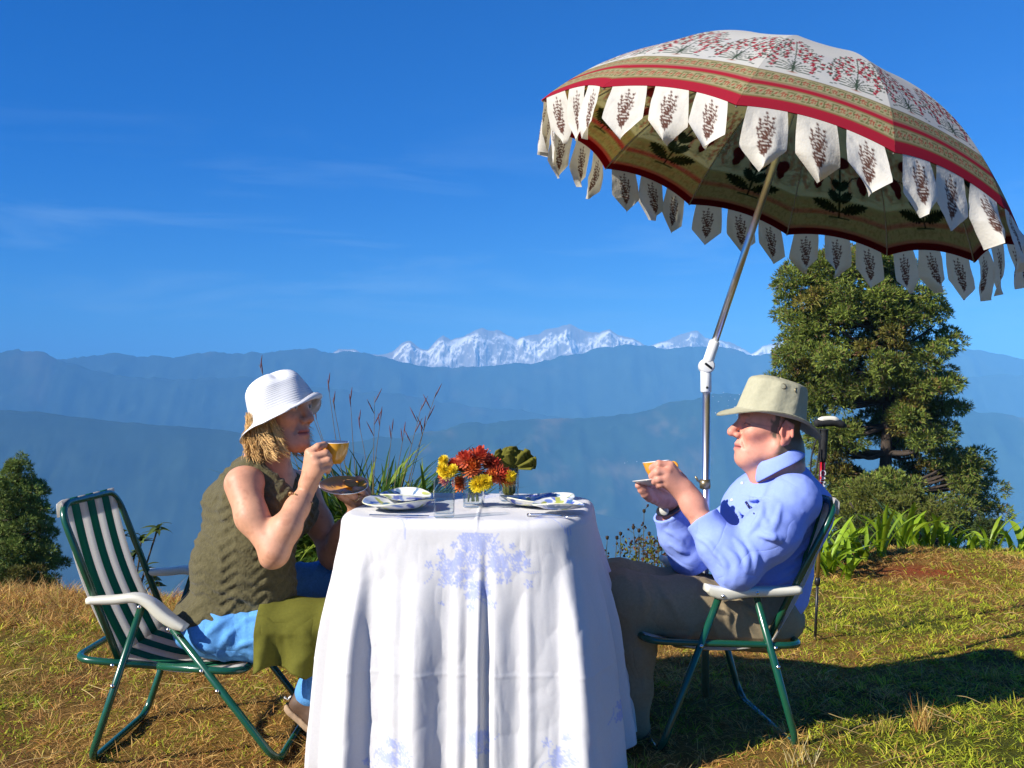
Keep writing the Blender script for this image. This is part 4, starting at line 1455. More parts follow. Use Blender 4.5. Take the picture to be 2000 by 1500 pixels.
def chair(loc, face, prof, width, label, group, stripes=7):
    """prof: side profile points in the chair's own frame (x to the front, z up), near and far rail half a width apart"""
    e = empty('folding_chair', loc, label, 'chair', group)
    Rz = rotz(face)
    o = np.asarray(loc, float)
    hw = width / 2

    def W(x, y, z): return o + Rz @ np.array([x, y, z])
    p = prof
    rt = 0.0105
    # back frame: one bent tube
    tl, bl = p['back_top'], p['back_bot']
    path = [W(bl[0], -hw * 0.93, bl[1]), W(tl[0], -hw * 0.93, tl[1]), W(tl[0], hw * 0.93, tl[1]), W(bl[0], hw * 0.93, bl[1])]
    V, Q, T = tube(round_corners(path, 0.075, 8), rt, 12)
    MB().add(V, Q, T).build('back_frame', M_tube, e)
    # seat frame: closed tube
    r, f = p['seat_rear'], p['seat_front']
    ring = [W(0.5 * (r[0] + f[0]), -hw * 0.98, 0.5 * (r[1] + f[1])), W(f[0], -hw * 0.98, f[1]), W(f[0], hw * 0.98, f[1]), W(r[0], hw * 0.98, r[1]), W(r[0], -hw * 0.98, r[1]), W(0.5 * (r[0] + f[0]), -hw * 0.98, 0.5 * (r[1] + f[1]))]
    V, Q, T = tube(round_corners(ring, 0.07, 7), rt, 12)
    MB().add(V, Q, T).build('seat_frame', M_tube, e)
    # legs: front pair and rear pair are each one U with a floor bar
    for nm, top, foot in (('rear_leg', p['rear_top'], p['rear_foot']), ('front_leg', p['front_top'], p['front_foot'])):
        path = [W(top[0], -hw, top[1]), W(foot[0], -hw, foot[1]), W(foot[0], hw, foot[1]), W(top[0], hw, top[1])]
        V, Q, T = tube(round_corners(path, 0.06, 7), rt * 1.05, 12)
        MB().add(V, Q, T).build(nm, M_tube, e)
    # armrests
    for s in (-1, 1):
        A = smooth_path([W(x, s * hw, z) for x, z in p['arm']], 6)
        T_, N_, B_ = frames(A)
        n = len(A); m = 12
        ts_ = np.linspace(0, 1, n)
        side = Rz @ np.array([0, 1.0, 0])
        VV = []
        for i in range(n):
            upv = np.cross(T_[i], side); upv = upv * np.sign(upv[2] + 1e-9)
            wd = 0.024 + 0.004 * math.sin(math.pi * ts_[i])
            th = p['arm_th'] * (0.55 + 0.45 * math.sin(math.pi * min(1, ts_[i] * 1.15)) ** 0.5) + 0.012 * sstep(0.45, 0.75, ts_[i]) * sstep(1.0, 0.9, ts_[i])
            for k in range(m):
                a = 2 * math.pi * k / m
                ca, sa = math.cos(a), math.sin(a)
                u = math.copysign(abs(ca) ** 0.6, ca) * wd; v = math.copysign(abs(sa) ** 0.6, sa)
                v = v * 0.010 if v > 0 else v * th
                VV.append(A[i] + side * u + upv * v)
        VV = np.array(VV)
        I, J = np.meshgrid(np.arange(n - 1), np.arange(m), indexing='ij')
        Q = np.stack([I * m + J, I * m + (J + 1) % m, (I + 1) * m + (J + 1) % m, (I + 1) * m + J], -1).reshape(-1, 4)
        VV = np.concatenate([VV, A[:1], A[-1:]])
        j = np.arange(m)
        T = np.concatenate([np.stack([np.full(m, n * m), (j + 1) % m, j], -1), np.stack([np.full(m, n * m + 1), (n - 1) * m + j, (n - 1) * m + (j + 1) % m], -1)])
        ao = MB().add(VV, Q, T).build('armrest', M_plastic, e)
        for (x, z) in (p['front_top'], p['rear_top']):
            c = W(x, s * (hw + 0.0275), z - 0.004)
            V, Q = lathe([(0.0002, 0.003), (0.004, 0.002), (0.006, -0.002)], 10, mat4(frame_from(side * s), c))
            obj('rivet', V, Q, M_rivet, ao)
    # rivets on the legs
    for s in (-1, 1):
        for (x, z) in p['rivets']:
            c = W(x, s * (hw + 0.0115), z)
            V, Q = lathe([(0.0002, 0.0045), (0.004, 0.0035), (0.0062, 0.0)], 10, mat4(frame_from((Rz @ np.array([0, 1.0, 0])) * s), c))
            obj('rivet', V, Q, M_rivet, e)
    # striped canvas: every stripe a strip of its own, hung over the top bar and along the seat
    wq = hw * 0.86
    for i in range(stripes):
        y0 = -wq + 2 * wq * i / stripes; y1 = -wq + 2 * wq * (i + 1) / stripes
        mat = M_webW if i % 2 == 0 else M_webG
        for nm, a, b, sag in (('back_stripe', tl, p['sling_bot'], 0.022), ('seat_stripe', p['sling_bot'], (f[0] - 0.005, f[1] + 0.012), 0.03)):
            a = np.array([a[0], a[1] + (0.012 if nm == 'back_stripe' else 0.0)]); b = np.array(b, float)
            d = (b - a) / np.linalg.norm(b - a)
            nn = np.array([d[1], -d[0]]) if nm == 'back_stripe' else np.array([d[1], -d[0]])
            if nn[1] > 0: nn = -nn
            V = []
            N = 18
            for t in np.linspace(0, 1, N):
                c = a + (b - a) * t + nn * sag * math.sin(math.pi * t)
                if nm == 'back_stripe' and t == 0: c = c
                for y in (y0, y1): V.append(W(c[0], y, c[1]))
            if nm == 'back_stripe':
                hd = []
                for c in ((a[0] - 0.013, a[1] - 0.012), (a[0] - 0.010, a[1] - 0.05)):
                    for y in (y0, y1): hd.append(W(c[0], y, c[1]))
                V = [hd[2], hd[3], hd[0], hd[1]] + V
            k = len(V) // 2
            o_ = obj(nm, np.array(V), grid_faces(k, 2), mat, e)
            m_ = o_.modifiers.new('thick', 'SOLIDIFY'); m_.thickness = 0.0025; m_.offset = 0
    return e


o1 = np.array([-1.25, 3.115, 0.0])
rel = lambda px, py, Y: (at(px, py, Y)[0] - o1[0], at(px, py, Y)[2])
cp1 = dict(back_top=(-0.060, 0.742), back_bot=rel(238, 1300, 2.91), sling_bot=(rel(226, 1285, 2.95)[0] + 0.015, 0.300), seat_rear=rel(150, 1283, 2.92), seat_front=rel(478, 1309, 2.92),
           rear_top=rel(277, 1180, 2.885), rear_foot=(rel(173, 1495, 2.885)[0], 0.006), front_top=rel(333, 1224, 2.885), front_foot=(rel(541, 1495, 2.885)[0], 0.006),
           arm=[rel(172, 1173, 2.885), rel(225, 1170, 2.885), rel(265, 1166, 2.885), rel(296, 1177, 2.885), rel(330, 1205, 2.885), rel(362, 1228, 2.885)], arm_th=0.016,
           rivets=[rel(222, 1298, 2.89), rel(395, 1309, 2.89), rel(426, 1348, 2.89), rel(222, 1338, 2.89)])
chair(o1, 0.0, cp1, 0.45, 'green and white striped folding chair at the left, the woman sitting on its front edge', 'folding garden chairs at the table')

fc = math.radians(180 + 6)
o2 = np.array([0.84, 3.26, 0.0])
Ri = rotz(-fc)


def rel2(px, py, Y):
    q = Ri @ (at(px, py, Y) - o2)
    return (q[0], q[2])


cp2 = dict(back_top=(rel2(1640, 985, 3.02)[0], 0.735), back_bot=rel2(1495, 1262, 3.0), sling_bot=(rel2(1512, 1250, 3.0)[0], 0.31), seat_rear=rel2(1572, 1263, 3.0), seat_front=rel2(1255, 1245, 3.0),
           rear_top=rel2(1470, 1150, 3.0), rear_foot=(rel2(1559, 1445, 3.0)[0], 0.006), front_top=rel2(1402, 1155, 3.0), front_foot=(rel2(1280, 1463, 3.0)[0], 0.006),
           arm=[rel2(1562, 1151, 3.0), rel2(1520, 1151, 3.0), rel2(1470, 1150, 3.0), rel2(1430, 1150, 3.0), rel2(1400, 1149, 3.0), rel2(1372, 1143, 3.0)], arm_th=0.020,
           rivets=[rel2(1362, 1255, 3.0), rel2(1511, 1263, 3.0), rel2(1516, 1300, 3.0)])
chair(o2, fc, cp2, 0.52, 'folding chair at the right under the man in the blue shirt', 'folding garden chairs at the table')

# ------------------------------------------------------------------ table and cloth
TC = np.array([-0.115, 3.085])
TA, TB, TE = 0.362, 0.375, 4.2
TRZ = math.radians(-7)
TZ = 0.722
M_wood = material('table_board', (0.30, 0.20, 0.11), rough=0.6, var=0.2, scale=25)
te = empty('table', (TC[0], TC[1], 0), 'small table hidden under the white embroidered cloth', 'table')
RT3 = rotz(TRZ)
TQ = np.array([TC[0], TC[1], 0])
V, Q, T = box(TQ + np.array([0, 0, TZ - 0.016]), (2 * TA - 0.17, 2 * TB - 0.17, 0.022), RT3, 0.006)
obj('tabletop', V, [Q, T], M_wood, te)
for sx in (-1, 1):
    for sy in (-1, 1):
        V, Q, T = box(TQ + RT3 @ np.array([sx * (TA - 0.12), sy * (TB - 0.12), (TZ - 0.028) / 2]), (0.04, 0.04, TZ - 0.028), RT3, 0.004)
        obj('leg', V, [Q, T], M_wood, te)


def cloth():
    nu, ntop, nside = 1000, 26, 190
    th = np.linspace(0, 2 * np.pi, nu, endpoint=False)
    c, s = np.cos(th), np.sin(th)
    R0 = (np.abs(c / TA) ** TE + np.abs(s / TB) ** TE) ** (-1 / TE)
    dirs = np.stack([c, s], 1) @ RT3[:2, :2].T
    base = TC + dirs * R0[:, None]
    # outward normal of the outline
    d = np.roll(base, -1, 0) - np.roll(base, 1, 0)
    nrm = np.stack([d[:, 1], -d[:, 0]], 1); nrm /= np.linalg.norm(nrm, axis=1, keepdims=True)
    # fold profile round the hem
    fold = np.zeros(nu); rise = np.full(nu, 1.0)
    xf = base[:, 0]
    front = (nrm[:, 1] < -0.25)
    px = 1000 + F_PX * xf / (base[:, 1])

    def bump(c0, wl, wr, a):
        b = np.where(px < c0, np.exp(-((px - c0) / wl) ** 2), np.exp(-((px - c0) / wr) ** 2))
        return a * b * front
    fold += bump(712, 26, 10, 0.050) + bump(775, 16, 14, 0.014) + bump(820, 30, 34, 0.044) + bump(898, 16, 12, 0.014) + bump(938, 16, 7, 0.030) \
        + bump(968, 10, 26, 0.022) + bump(1030, 10, 10, 0.008) + bump(1100, 11, 34, 0.052) + bump(1150, 14, 8, 0.030)
    k = np.arange(nu)
    rest = 0.5 + 0.5 * np.sin(th * 17 + 1.3 * np.sin(3 * th) + 0.6)
    fold += np.where(front, 0, 0.045 * np.clip(rest, 0, 1) ** 1.5)
    kk = np.array([1, 2, 1]) / 4
    for _ in range(1): fold = np.convolve(np.concatenate([fold[-1:], fold, fold[:1]]), kk, 'valid')
    # corners of the square cloth hang lower and stand further out
    corner = np.abs(np.sin(2 * (th))) ** 3
    Ls = 0.645 + 0.045 * corner + 0.010 * np.sin(th * 9)
    rows = []
    rim = 0.030
    for v in np.linspace(0, 1, ntop):
        rr = v * (R0 - rim)
        rows.append(np.concatenate([TC + dirs * rr[:, None], np.full((nu, 1), TZ)], 1))
    for a in np.linspace(0, math.pi / 2, 9)[1:]:
        rows.append(np.concatenate([TC + dirs * (R0 - rim + rim * math.sin(a))[:, None], np.full((nu, 1), TZ - rim * (1 - math.cos(a)))], 1))
    flare = 0.020 + 0.085 * np.clip(dirs[:, 0] - 0.3, 0, 1) + 0.035 * np.clip(-dirs[:, 0] - 0.3, 0, 1) + 0.015 * corner
    for v in np.linspace(0, 1, nside)[1:]:
        o = (flare * v ** 0.9 + fold * (sstep(0.0, 0.55, v) * 0.75 + 0.25 * v) * 1.2)
        z = TZ - rim - v * Ls
        rows.append(np.concatenate([base + nrm * o[:, None], z[:, None]], 1))
    P = np.stack(rows, 1)
    nv = P.shape[1]
    U = np.repeat(th[:, None], nv, 1)
    P = P.reshape(-1, 3)
    # wrinkles, ironing creases
    zz = P[:, 2]
    side = sstep(TZ - 0.02, TZ - 0.08, zz)
    N3 = np.zeros_like(P)
    N3[:, :2] = np.repeat(nrm, nv, 0)
    ntp = np.array([0, 0, 1.0])
    w = cloth_noise(P, 9, 0.0035, 61, (1, 1, 0.45)) + cloth_noise(P, 20, 0.0014, 65, (1, 1, 0.5))
    iron = 0.0010 * np.exp(-((zz - 0.315) / 0.005) ** 2)
    P = P + N3 * ((w + iron) * side)[:, None] + ntp * ((w * 0.55) * (1 - side))[:, None]
    crease = np.exp(-((P[:, 0] + 0.095 - 0.0 * P[:, 1]) / 0.004) ** 2) * (1 - side) * 0.003
    P[:, 2] += crease
    # embroidery
    col = np.repeat(np.array([[0.74, 0.725, 0.71]]), len(P), 0)
    blue, pale = np.array((0.20, 0.30, 0.78)), np.array((0.45, 0.52, 0.80))
    PX = 1000 + F_PX * (P[:, 0]) / P[:, 1]
    cols_n = fbm(np.stack([P[:, 0] * 70, P[:, 1] * 70, P[:, 2] * 70], -1), 3, 71)
    uu = P[:, 0]; hh = zz
    frontm = (np.repeat(nrm[:, 1], nv) < -0.2)

    def motif(cx, cz, r, dens, on_top=False, cy=None):
        """spray of small five-petalled flowers and stems"""
        rg = np.random.default_rng(int(cx * 1000 + cz * 77) % 9999)
        if on_top:
            A, Bc, msk = P[:, 0], P[:, 1], side < 0.6
        else:
            A, Bc, msk = uu, hh, frontm & (side > 0.1)
        sel = np.where(msk & (np.hypot(A - cx, Bc - (cy if on_top else cz)) < r * 2.2))[0]
        if not len(sel): return
        a, b = A[sel], Bc[sel]
        m = np.zeros(len(sel))
        pl = np.zeros(len(sel))
        for k in range(dens):
            fx = cx + rg.normal(0, r * 0.55); fz = (cy if on_top else cz) + rg.normal(0, r * 0.55)
            pr = rg.uniform(0.0075, 0.0125); ph = rg.uniform(0, 6)
            dx, dz = a - fx, b - fz
            rr = np.hypot(dx, dz); an = np.arctan2(dz, dx)
            pet = np.abs(rr - pr * (0.62 + 0.38 * np.cos(5 * an + ph)))
            m = np.maximum(m, sstep(0.0042, 0.0016, pet))
            m = np.maximum(m, sstep(0.003, 0.0015, rr))
            pl = np.maximum(pl, 0.15 * sstep(pr * 1.3, pr * 0.6, rr))
        for k in range(dens // 2):
            x0, z0 = cx + rg.normal(0, r * 0.5), (cy if on_top else cz) + rg.normal(0, r * 0.5)
            t_ = rg.uniform(0, 6.28); ln = rg.uniform(0.02, 0.05); cu = rg.uniform(-30, 30)
            for t in np.linspace(0, 1, 9):
                xx = x0 + math.cos(t_ + cu * t * ln) * ln * t; z_ = z0 + math.sin(t_ + cu * t * ln) * ln * t
                m = np.maximum(m, 0.85 * sstep(0.0032, 0.0015, np.hypot(a - xx, b - z_)))
        m = np.clip(m * 0.52, 0, 1)[:, None]; pl = pl[:, None]
        c = col[sel] * (1 - pl) + pale * pl
        col[sel] = c * (1 - m) + blue * m
    fx = lambda px_: at(px_, 1100, 2.66)[0]
    fz = lambda py_: at(900, py_, 2.66)[2]
    motif(fx(893), fz(1110), 0.052, 34)
    motif(fx(985), fz(1105), 0.050, 30)
    motif(fx(925), fz(1060), 0.040, 24)
    motif(fx(930), fz(1160), 0.034, 16)
    motif(fx(762), fz(1485), 0.040, 20)
    motif(fx(936), fz(1448), 0.030, 14)
    motif(fx(1096), fz(1480), 0.036, 14)
    motif(at(1213, 1365, 2.9)[0], at(1213, 1365, 2.9)[2], 0.030, 22)
    motif(-0.30, 0, 0.055, 24, True, 2.80)
    motif(0.10, 0, 0.045, 14, True, 2.78)
    motif(-0.1, 0, 0.05, 16, True, 3.30)
    M_cl = material('white_table_linen', attr=True, rough=0.9, var=0.03, scale=150, bump=0.0007, bscale=700, spec=0.1, trans=0.10, sheen=0.1)
    F = grid_faces(nu, nv, True)
    tco = obj('tablecloth', P, F, M_cl, None, col, True, label='white tablecloth with blue flower embroidery hanging over the table', cat='tablecloth')
    m = tco.modifiers.new('thick', 'SOLIDIFY'); m.thickness = 0.0016; m.offset = -1
    return tco


cloth()

# ------------------------------------------------------------------ things on the table and in the hands
M_yel = material('yellow_glaze', (0.78, 0.36, 0.035), rough=0.12, var=0.06, scale=25, spec=0.6, coat=0.4)
M_wht = material('white_glaze', (0.78, 0.76, 0.70), rough=0.15, var=0.03, spec=0.5, coat=0.3)
M_tea = material('tea', (0.09, 0.03, 0.008), rough=0.05, var=0.05)


def cup(c, up, hdir, label, h=0.056, r=0.041):
    e = empty('teacup', c, label, 'cup', 'yellow teacups')
    R = frame_from(up, hdir)
    M = mat4(R, c)
    k = h / 0.056
    outp = [(0.0003, 0.0), (0.017, 0.0), (0.0195, 0.003), (0.028, 0.012), (0.0355, 0.028), (0.0398, 0.046), (r, h)]
    V, Q = lathe([(a, b * k if i < 6 else b) for i, (a, b) in enumerate(outp)], 40, M)
    b = obj('bowl', V, Q, M_yel, e)
    V, Q = lathe([(r, h), (r - 0.0008, h + 0.0014), (r - 0.0024, h + 0.0008), (r - 0.004, h * 0.8), (0.026, 0.013 * k), (0.015, 0.005), (0.0003, 0.004)], 40, M)
    obj('lining', V, Q, M_wht, e)
    V, Q = lathe([(0.0003, h * 0.72), (0.0355, h * 0.72)], 32, M)
    obj('tea', V, Q, M_tea, e)
    pts = [np.array([0.037, 0, 0.046 * k]), np.array([0.055, 0, 0.048 * k]), np.array([0.064, 0, 0.036 * k]), np.array([0.056, 0, 0.022 * k]), np.array([0.034, 0, 0.018 * k])]
    V, Q, T = tube(np.array([M[:3, :3] @ p + M[:3, 3] for p in smooth_path(pts, 6)]), 0.0042, 9)
    MB().add(V, Q, T).build('handle', M_yel, e)
    return e


def saucer(c, up, label, r=0.074):
    e = empty('saucer', c, label, 'saucer', 'yellow saucers')
    M = mat4(frame_from(up), c)
    V, Q = lathe([(0.0003, 0.0025), (0.024, 0.0025), (0.027, 0.0035), (0.045, 0.006), (0.062, 0.012), (r - 0.0015, 0.0175)], 48, M)
    obj('top', V, Q, M_yel, e)
    V, Q = lathe([(r - 0.0015, 0.0175), (r, 0.0172), (r - 0.0006, 0.0155), (0.058, 0.0085), (0.040, 0.002), (0.030, 0.0), (0.027, -0.003), (0.024, -0.003), (0.023, 0.0), (0.0003, 0.0)], 48, M)
    obj('underside', V, Q, M_wht, e)
    return e, M


upc = np.array([0.02, -0.05, 1.0])
cup(at(655, 905, 3.03), upc, [-1, 0.12, 0], 'yellow teacup raised to the lips of the woman in white hat', 0.064, 0.0405)
_, SM = saucer(at(671, 957, 3.05), [0.06, -0.30, 1.0], 'yellow saucer with a biscuit, held up by the woman in white hat')
cup(at(1285, 934, 3.14), [-0.10, 0.06, 1.0], [0.95, -0.25, 0], 'yellow teacup held in the fingers of the man in blue shirt', 0.052, 0.043)
saucer(at(1281, 945, 3.14), [-0.12, 0.10, 1.0], 'pale-rimmed saucer under the cup of the man in blue shirt', 0.072)
M_bis = material('baked_biscuit', (0.50, 0.26, 0.08), rough=0.8, var=0.25, scale=60, bump=0.002, bscale=90)
V, Q = lathe([(0.0003, 0.009), (0.020, 0.008), (0.0245, 0.004), (0.020, 0.0), (0.0003, 0.0)], 20, SM @ mat4(roty(0.25), np.array([0.018, 0.02, 0.010])))
obj('biscuit', V, Q, M_bis, None, label='round biscuit lying on the saucer of the woman', cat='biscuit')

# plates
M_plate = material('printed_melamine', attr=True, rough=0.15, var=0.03, scale=40, spec=0.5, coat=0.3)


def plate(c, r, label, name='plate', deep=0.018, seed=0, tilt=(0, 0, 1), blue=True):
    nr, na = 34, 120
    rr = np.linspace(0, 1, nr) ** 0.8
    a = np.linspace(0, 2 * np.pi, na, endpoint=False)
    wav = 1 + 0.030 * np.abs(np.sin(a * 4)) ** 0.7 - 0.02
    Z = np.where(rr < 0.6, 0.002 + 0.001 * rr, 0.002 + deep * ((rr - 0.6) / 0.4) ** 1.2)
    lift = 0.006 * np.sin(a * 2 + seed)
    V = np.stack([r * rr[None] * np.cos(a)[:, None] * (1 + (wav[:, None] - 1) * rr[None] ** 3), r * rr[None] * np.sin(a)[:, None] * (1 + (wav[:, None] - 1) * rr[None] ** 3),
                  Z[None] + lift[:, None] * sstep(0.7, 1, rr)[None]], -1)
    col = np.repeat(np.array([[0.80, 0.80, 0.78]]), nr * na, 0).reshape(na, nr, 3)
    rg = np.random.default_rng(seed)
    XY = V[..., :2]
    for k in range(26):
        t = rg.uniform(0, 6.28); rad = r * rg.uniform(0.60, 0.93)
        cx, cy = rad * math.cos(t), rad * math.sin(t)
        ph = rg.uniform(0, 6.28); L_, W_ = rg.uniform(0.012, 0.022), rg.uniform(0.005, 0.009)
        dx, dy = XY[..., 0] - cx, XY[..., 1] - cy
        u = dx * math.cos(ph) + dy * math.sin(ph); v = -dx * math.sin(ph) + dy * math.cos(ph)
        m = sstep(1.15, 0.85, np.hypot(u / L_, v / W_))[..., None] * 0.9
        cc = np.array([(0.04, 0.08, 0.42), (0.10, 0.20, 0.55), (0.42, 0.45, 0.06), (0.06, 0.16, 0.30)][k % 4])
        col = col * (1 - m) + cc * m
    if blue:
        ring = (sstep(0.50, 0.56, rr) * sstep(0.66, 0.60, rr))[None, :, None] * 0.5
        col = col * (1 - ring) + np.array((0.25, 0.36, 0.62)) * ring
    edge = sstep(0.97, 0.99, rr)[None, :, None] * 0.7
    col = col * (1 - edge) + np.array((0.70, 0.68, 0.40)) * edge
    R = frame_from(tilt)
    P = V.reshape(-1, 3) @ R.T + c
    o = obj(name, P, grid_faces(na, nr, True), M_plate, None, col.reshape(-1, 3), True, label=label, cat='plate', group='blue flowered plates')
    m = o.modifiers.new('thick', 'SOLIDIFY'); m.thickness = 0.003; m.offset = -1
    return o


def on_top(px, py):
    d = at(px, py, 1.0) - EYE
    return EYE + d * ((TZ + 0.003 - EYE[2]) / d[2])


p_ = on_top(778, 996); plate(p_ + np.array([0, 0.02, 0.004]), 0.108, 'large blue flowered plate beside the empty glass, under the side plate', 'plate', 0.020, 3)
plate(p_ + np.array([0.012, 0.085, 0.022]), 0.078, 'small flowered side plate tipped on the large plate behind the empty glass', 'plate', 0.016, 5, (0.04, -0.05, 1))
p_ = on_top(1050, 990); plate(p_ + np.array([0, 0.03, 0.004]), 0.115, 'large flowered plate on the right, in front of the napkin glass', 'plate', 0.020, 7)
p_ = on_top(1090, 1003); plate(p_ + np.array([0, 0.0, 0.014]), 0.076, 'small flowered side plate at the right corner of the table', 'plate', 0.014, 11, (0.02, -0.01, 1))

# cutlery
M_steel = material('polished_steel', (0.62, 0.62, 0.62), rough=0.18, metal=1.0, var=0.04)
a_, b_ = on_top(722, 1008), on_top(838, 1010)
mb = MB()
L_ = np.linspace(0, 1, 24)
w_ = np.where(L_ < 0.5, 0.0050, 0.0078 * np.clip((1 - L_) * 6, 0.15, 1))
ctr = a_[None] + (b_ - a_)[None] * L_[:, None] + np.array([0, 0, 0.0035])
sdv = np.cross([0, 0, 1], (b_ - a_) / np.linalg.norm(b_ - a_))
ring = np.array([[1, 0.0], [0.7, 1], [-0.7, 1], [-1, 0], [-0.7, -1], [0.7, -1]])
V = (ctr[:, None] + ring[None, :, 0:1] * (w_[:, None, None] * sdv) + ring[None, :, 1:2] * np.array([0, 0, 0.0016])).reshape(-1, 3)
I, J = np.meshgrid(np.arange(23), np.arange(6), indexing='ij')
Q = np.stack([I * 6 + J, I * 6 + (J + 1) % 6, (I + 1) * 6 + (J + 1) % 6, (I + 1) * 6 + J], -1).reshape(-1, 4)
obj('knife', V, Q, M_steel, None, label='steel table knife lying in front of the large plate on the left', cat='knife')
a2, b2 = on_top(1030, 1008), on_top(1128, 1012)
mb = MB()
sd2 = np.cross([0, 0, 1], (b2 - a2) / np.linalg.norm(b2 - a2))
V, Q, T = tube(smooth_path([a2 + [0, 0, .003], a2 * .6 + b2 * .4 + np.array([0, 0, .006]), a2 * .3 + b2 * .7 + np.array([0, 0, .004])], 6), [0.0045] * 6 + [0.003] * 7, 8); mb.add(V, Q, T)
for k in (-1.5, -.5, .5, 1.5):
    V, Q, T = tube(smooth_path([a2 * .3 + b2 * .7 + [0, 0, .004], a2 * .2 + b2 * .8 + sd2 * k * 0.005 + np.array([0, 0, .003]), b2 + sd2 * k * 0.005 + np.array([0, 0, .006])], 4), 0.0014, 6); mb.add(V, Q, T)
mb.build('fork', M_steel, None, label='steel fork lying by the small plate at the right corner', cat='fork')

# square tumblers
M_glass = glass_material('clear_glass')


def tumbler(c, w, h, rz, label, group='square glass tumblers'):
    e = empty('glass_tumbler', c, label, 'glass', group)
    n = 32
    a = np.linspace(0, 2 * np.pi, n, endpoint=False)
    ex = 7.0
    rad = (np.abs(np.cos(a)) ** ex + np.abs(np.sin(a)) ** ex) ** (-1 / ex)
    rows = []
    for (s, z) in ((0.01, 0.0), (0.90, 0.0), (1.0, 0.003), (1.03, h * 0.5), (1.06, h - 0.001), (1.045, h), (1.015, h - 0.001), (0.975, h * 0.5), (0.94, 0.013), (0.84, 0.010), (0.01, 0.010)):
        rows.append(np.stack([rad * np.cos(a) * s * w / 2, rad * np.sin(a) * s * w / 2, np.full(n, z)], 1))
    V = np.stack(rows, 1).reshape(-1, 3) @ rotz(rz).T + c
    obj('tumbler', V, grid_faces(n, 11, True), M_glass, e)
    return e


c1 = on_top(866, 1011) + np.array([0, 0.02, 0.0])
tumbler(c1, 0.056, 0.105, 0.12, 'empty square glass in front of the flowers')
c2 = on_top(924, 992) + np.array([0, 0.03, 0.0])
tumbler(c2, 0.058, 0.105, -0.1, 'square glass holding the bunch of flowers')
c3 = on_top(994, 979) + np.array([0, 0.02, 0])
tumbler(c3, 0.056, 0.105, 0.2, 'square glass holding the folded green napkin')

# chrysanthemums
M_petal = material('petals', attr=True, rough=0.7, var=0.2, scale=120, trans=0.25, spec=0.15)
M_stem = material('flower_stem', (0.05, 0.10, 0.02), rough=0.7, var=0.3)
fe = empty('flower_bouquet', c2 + np.array([0, 0, 0.012]), 'bunch of red, orange and yellow chrysanthemums in the square glass', 'flowers')


def bloom(c, n, r, col, col2, name):
    n = np.asarray(n, float); n /= np.linalg.norm(n)
    R = frame_from(n)
    mb = MB()
    N = int(90)
    for i in range(N):
        t = (i + 0.5) / N
        el = math.acos(1 - 1.25 * t)                 # from the axis outwards and a little back
        az = i * 2.39996
        d = R @ np.array([math.sin(el) * math.cos(az), math.sin(el) * math.sin(az), math.cos(el)])
        L = r * RNG.uniform(0.82, 1.08)
        sd = np.cross(d, R @ np.array([0.1, 0.2, 1.0])); sd /= np.linalg.norm(sd) + 1e-9
        up = np.cross(sd, d)
        w = r * 0.105 * RNG.uniform(0.8, 1.2)
        p0 = c + d * r * 0.15
        p1 = c + d * L * 0.7 + up * r * 0.05
        p2 = c + d * L + up * r * 0.20 * RNG.uniform(0.2, 1.2)
        V = [p0 - sd * w * .4, p0 + sd * w * .4, p1 - sd * w, p1 + sd * w, p2 - sd * w * .55, p2 + sd * w * .55]
        k = RNG.uniform(0.7, 1.2)
        cc = (np.array(col) * (1 - t) + np.array(col2) * t) * k
        mb.add(V, [[0, 1, 3, 2], [2, 3, 5, 4]], None, np.clip(cc, 0, 0.95))
    V, Q = lathe([(0.0002, 0.35 * r), (0.3 * r, 0.28 * r), (0.38 * r, 0.0), (0.2 * r, -0.3 * r), (0.0002, -0.35 * r)], 10, mat4(R, c))
    mb.add(V, Q, None, np.array(col2) * 0.5)
    return mb.build(name, M_petal, fe, False)


fy = c2[1]
red, redo, org, yel = (0.62, 0.06, 0.03), (0.70, 0.22, 0.10), (0.75, 0.20, 0.03), (0.85, 0.62, 0.02)
FL = [(890, 914, -.01, 21, red, redo), (912, 902, -.02, 24, red, redo), (935, 895, -.01, 26, red, redo), (950, 905, .02, 22, red, org), (922, 918, -.03, 24, org, redo),
      (962, 910, 0, 20, red, redo), (975, 930, -.02, 24, red, redo), (990, 937, -.01, 17, org, (0.8, .45, .05)), (900, 945, 0, 18, org, redo), (905, 897, .03, 18, red, org), (872, 935, .02, 17, org, redo),
      (957, 932, -.03, 18, org, redo)]
for i, (px_, py_, dy, r_, a_, b_) in enumerate(FL):
    p = at(px_, py_, fy + dy)
    bloom(p, (px_ - 930, -35 - 600 * dy * 0, (950 - py_) * 1.2 + 6), r_ * fy / F_PX, a_, b_, 'red_flower')
YF = [(868, 901, -.02, 13), (866, 917, -.03, 14), (874, 925, -.035, 14), (884, 919, -.04, 13), (933, 946, -.05, 17), (946, 942, -.055, 17), (996, 930, -.03, 13)]
for (px_, py_, dy, r_) in YF:
    p = at(px_, py_, fy + dy)
    bloom(p, (px_ - 930, -80, (940 - py_) + 5), r_ * fy / F_PX, yel, (0.90, 0.72, 0.06), 'yellow_flower')
mb = MB()
for i, (px_, py_, dy, r_, *_x) in enumerate(FL + [(*y, 0, 0) for y in YF]):
    p = at(px_, py_, fy + dy)
    b0 = c2 + np.array([RNG.uniform(-.016, .016), RNG.uniform(-.016, .016), 0.016])
    nk = c2 + np.array([RNG.uniform(-.018, .018), RNG.uniform(-.018, .018), 0.100])
    V, Q, T = tube(smooth_path([b0, nk, p], 6), 0.0019, 6)
    mb.add(V, Q, T)
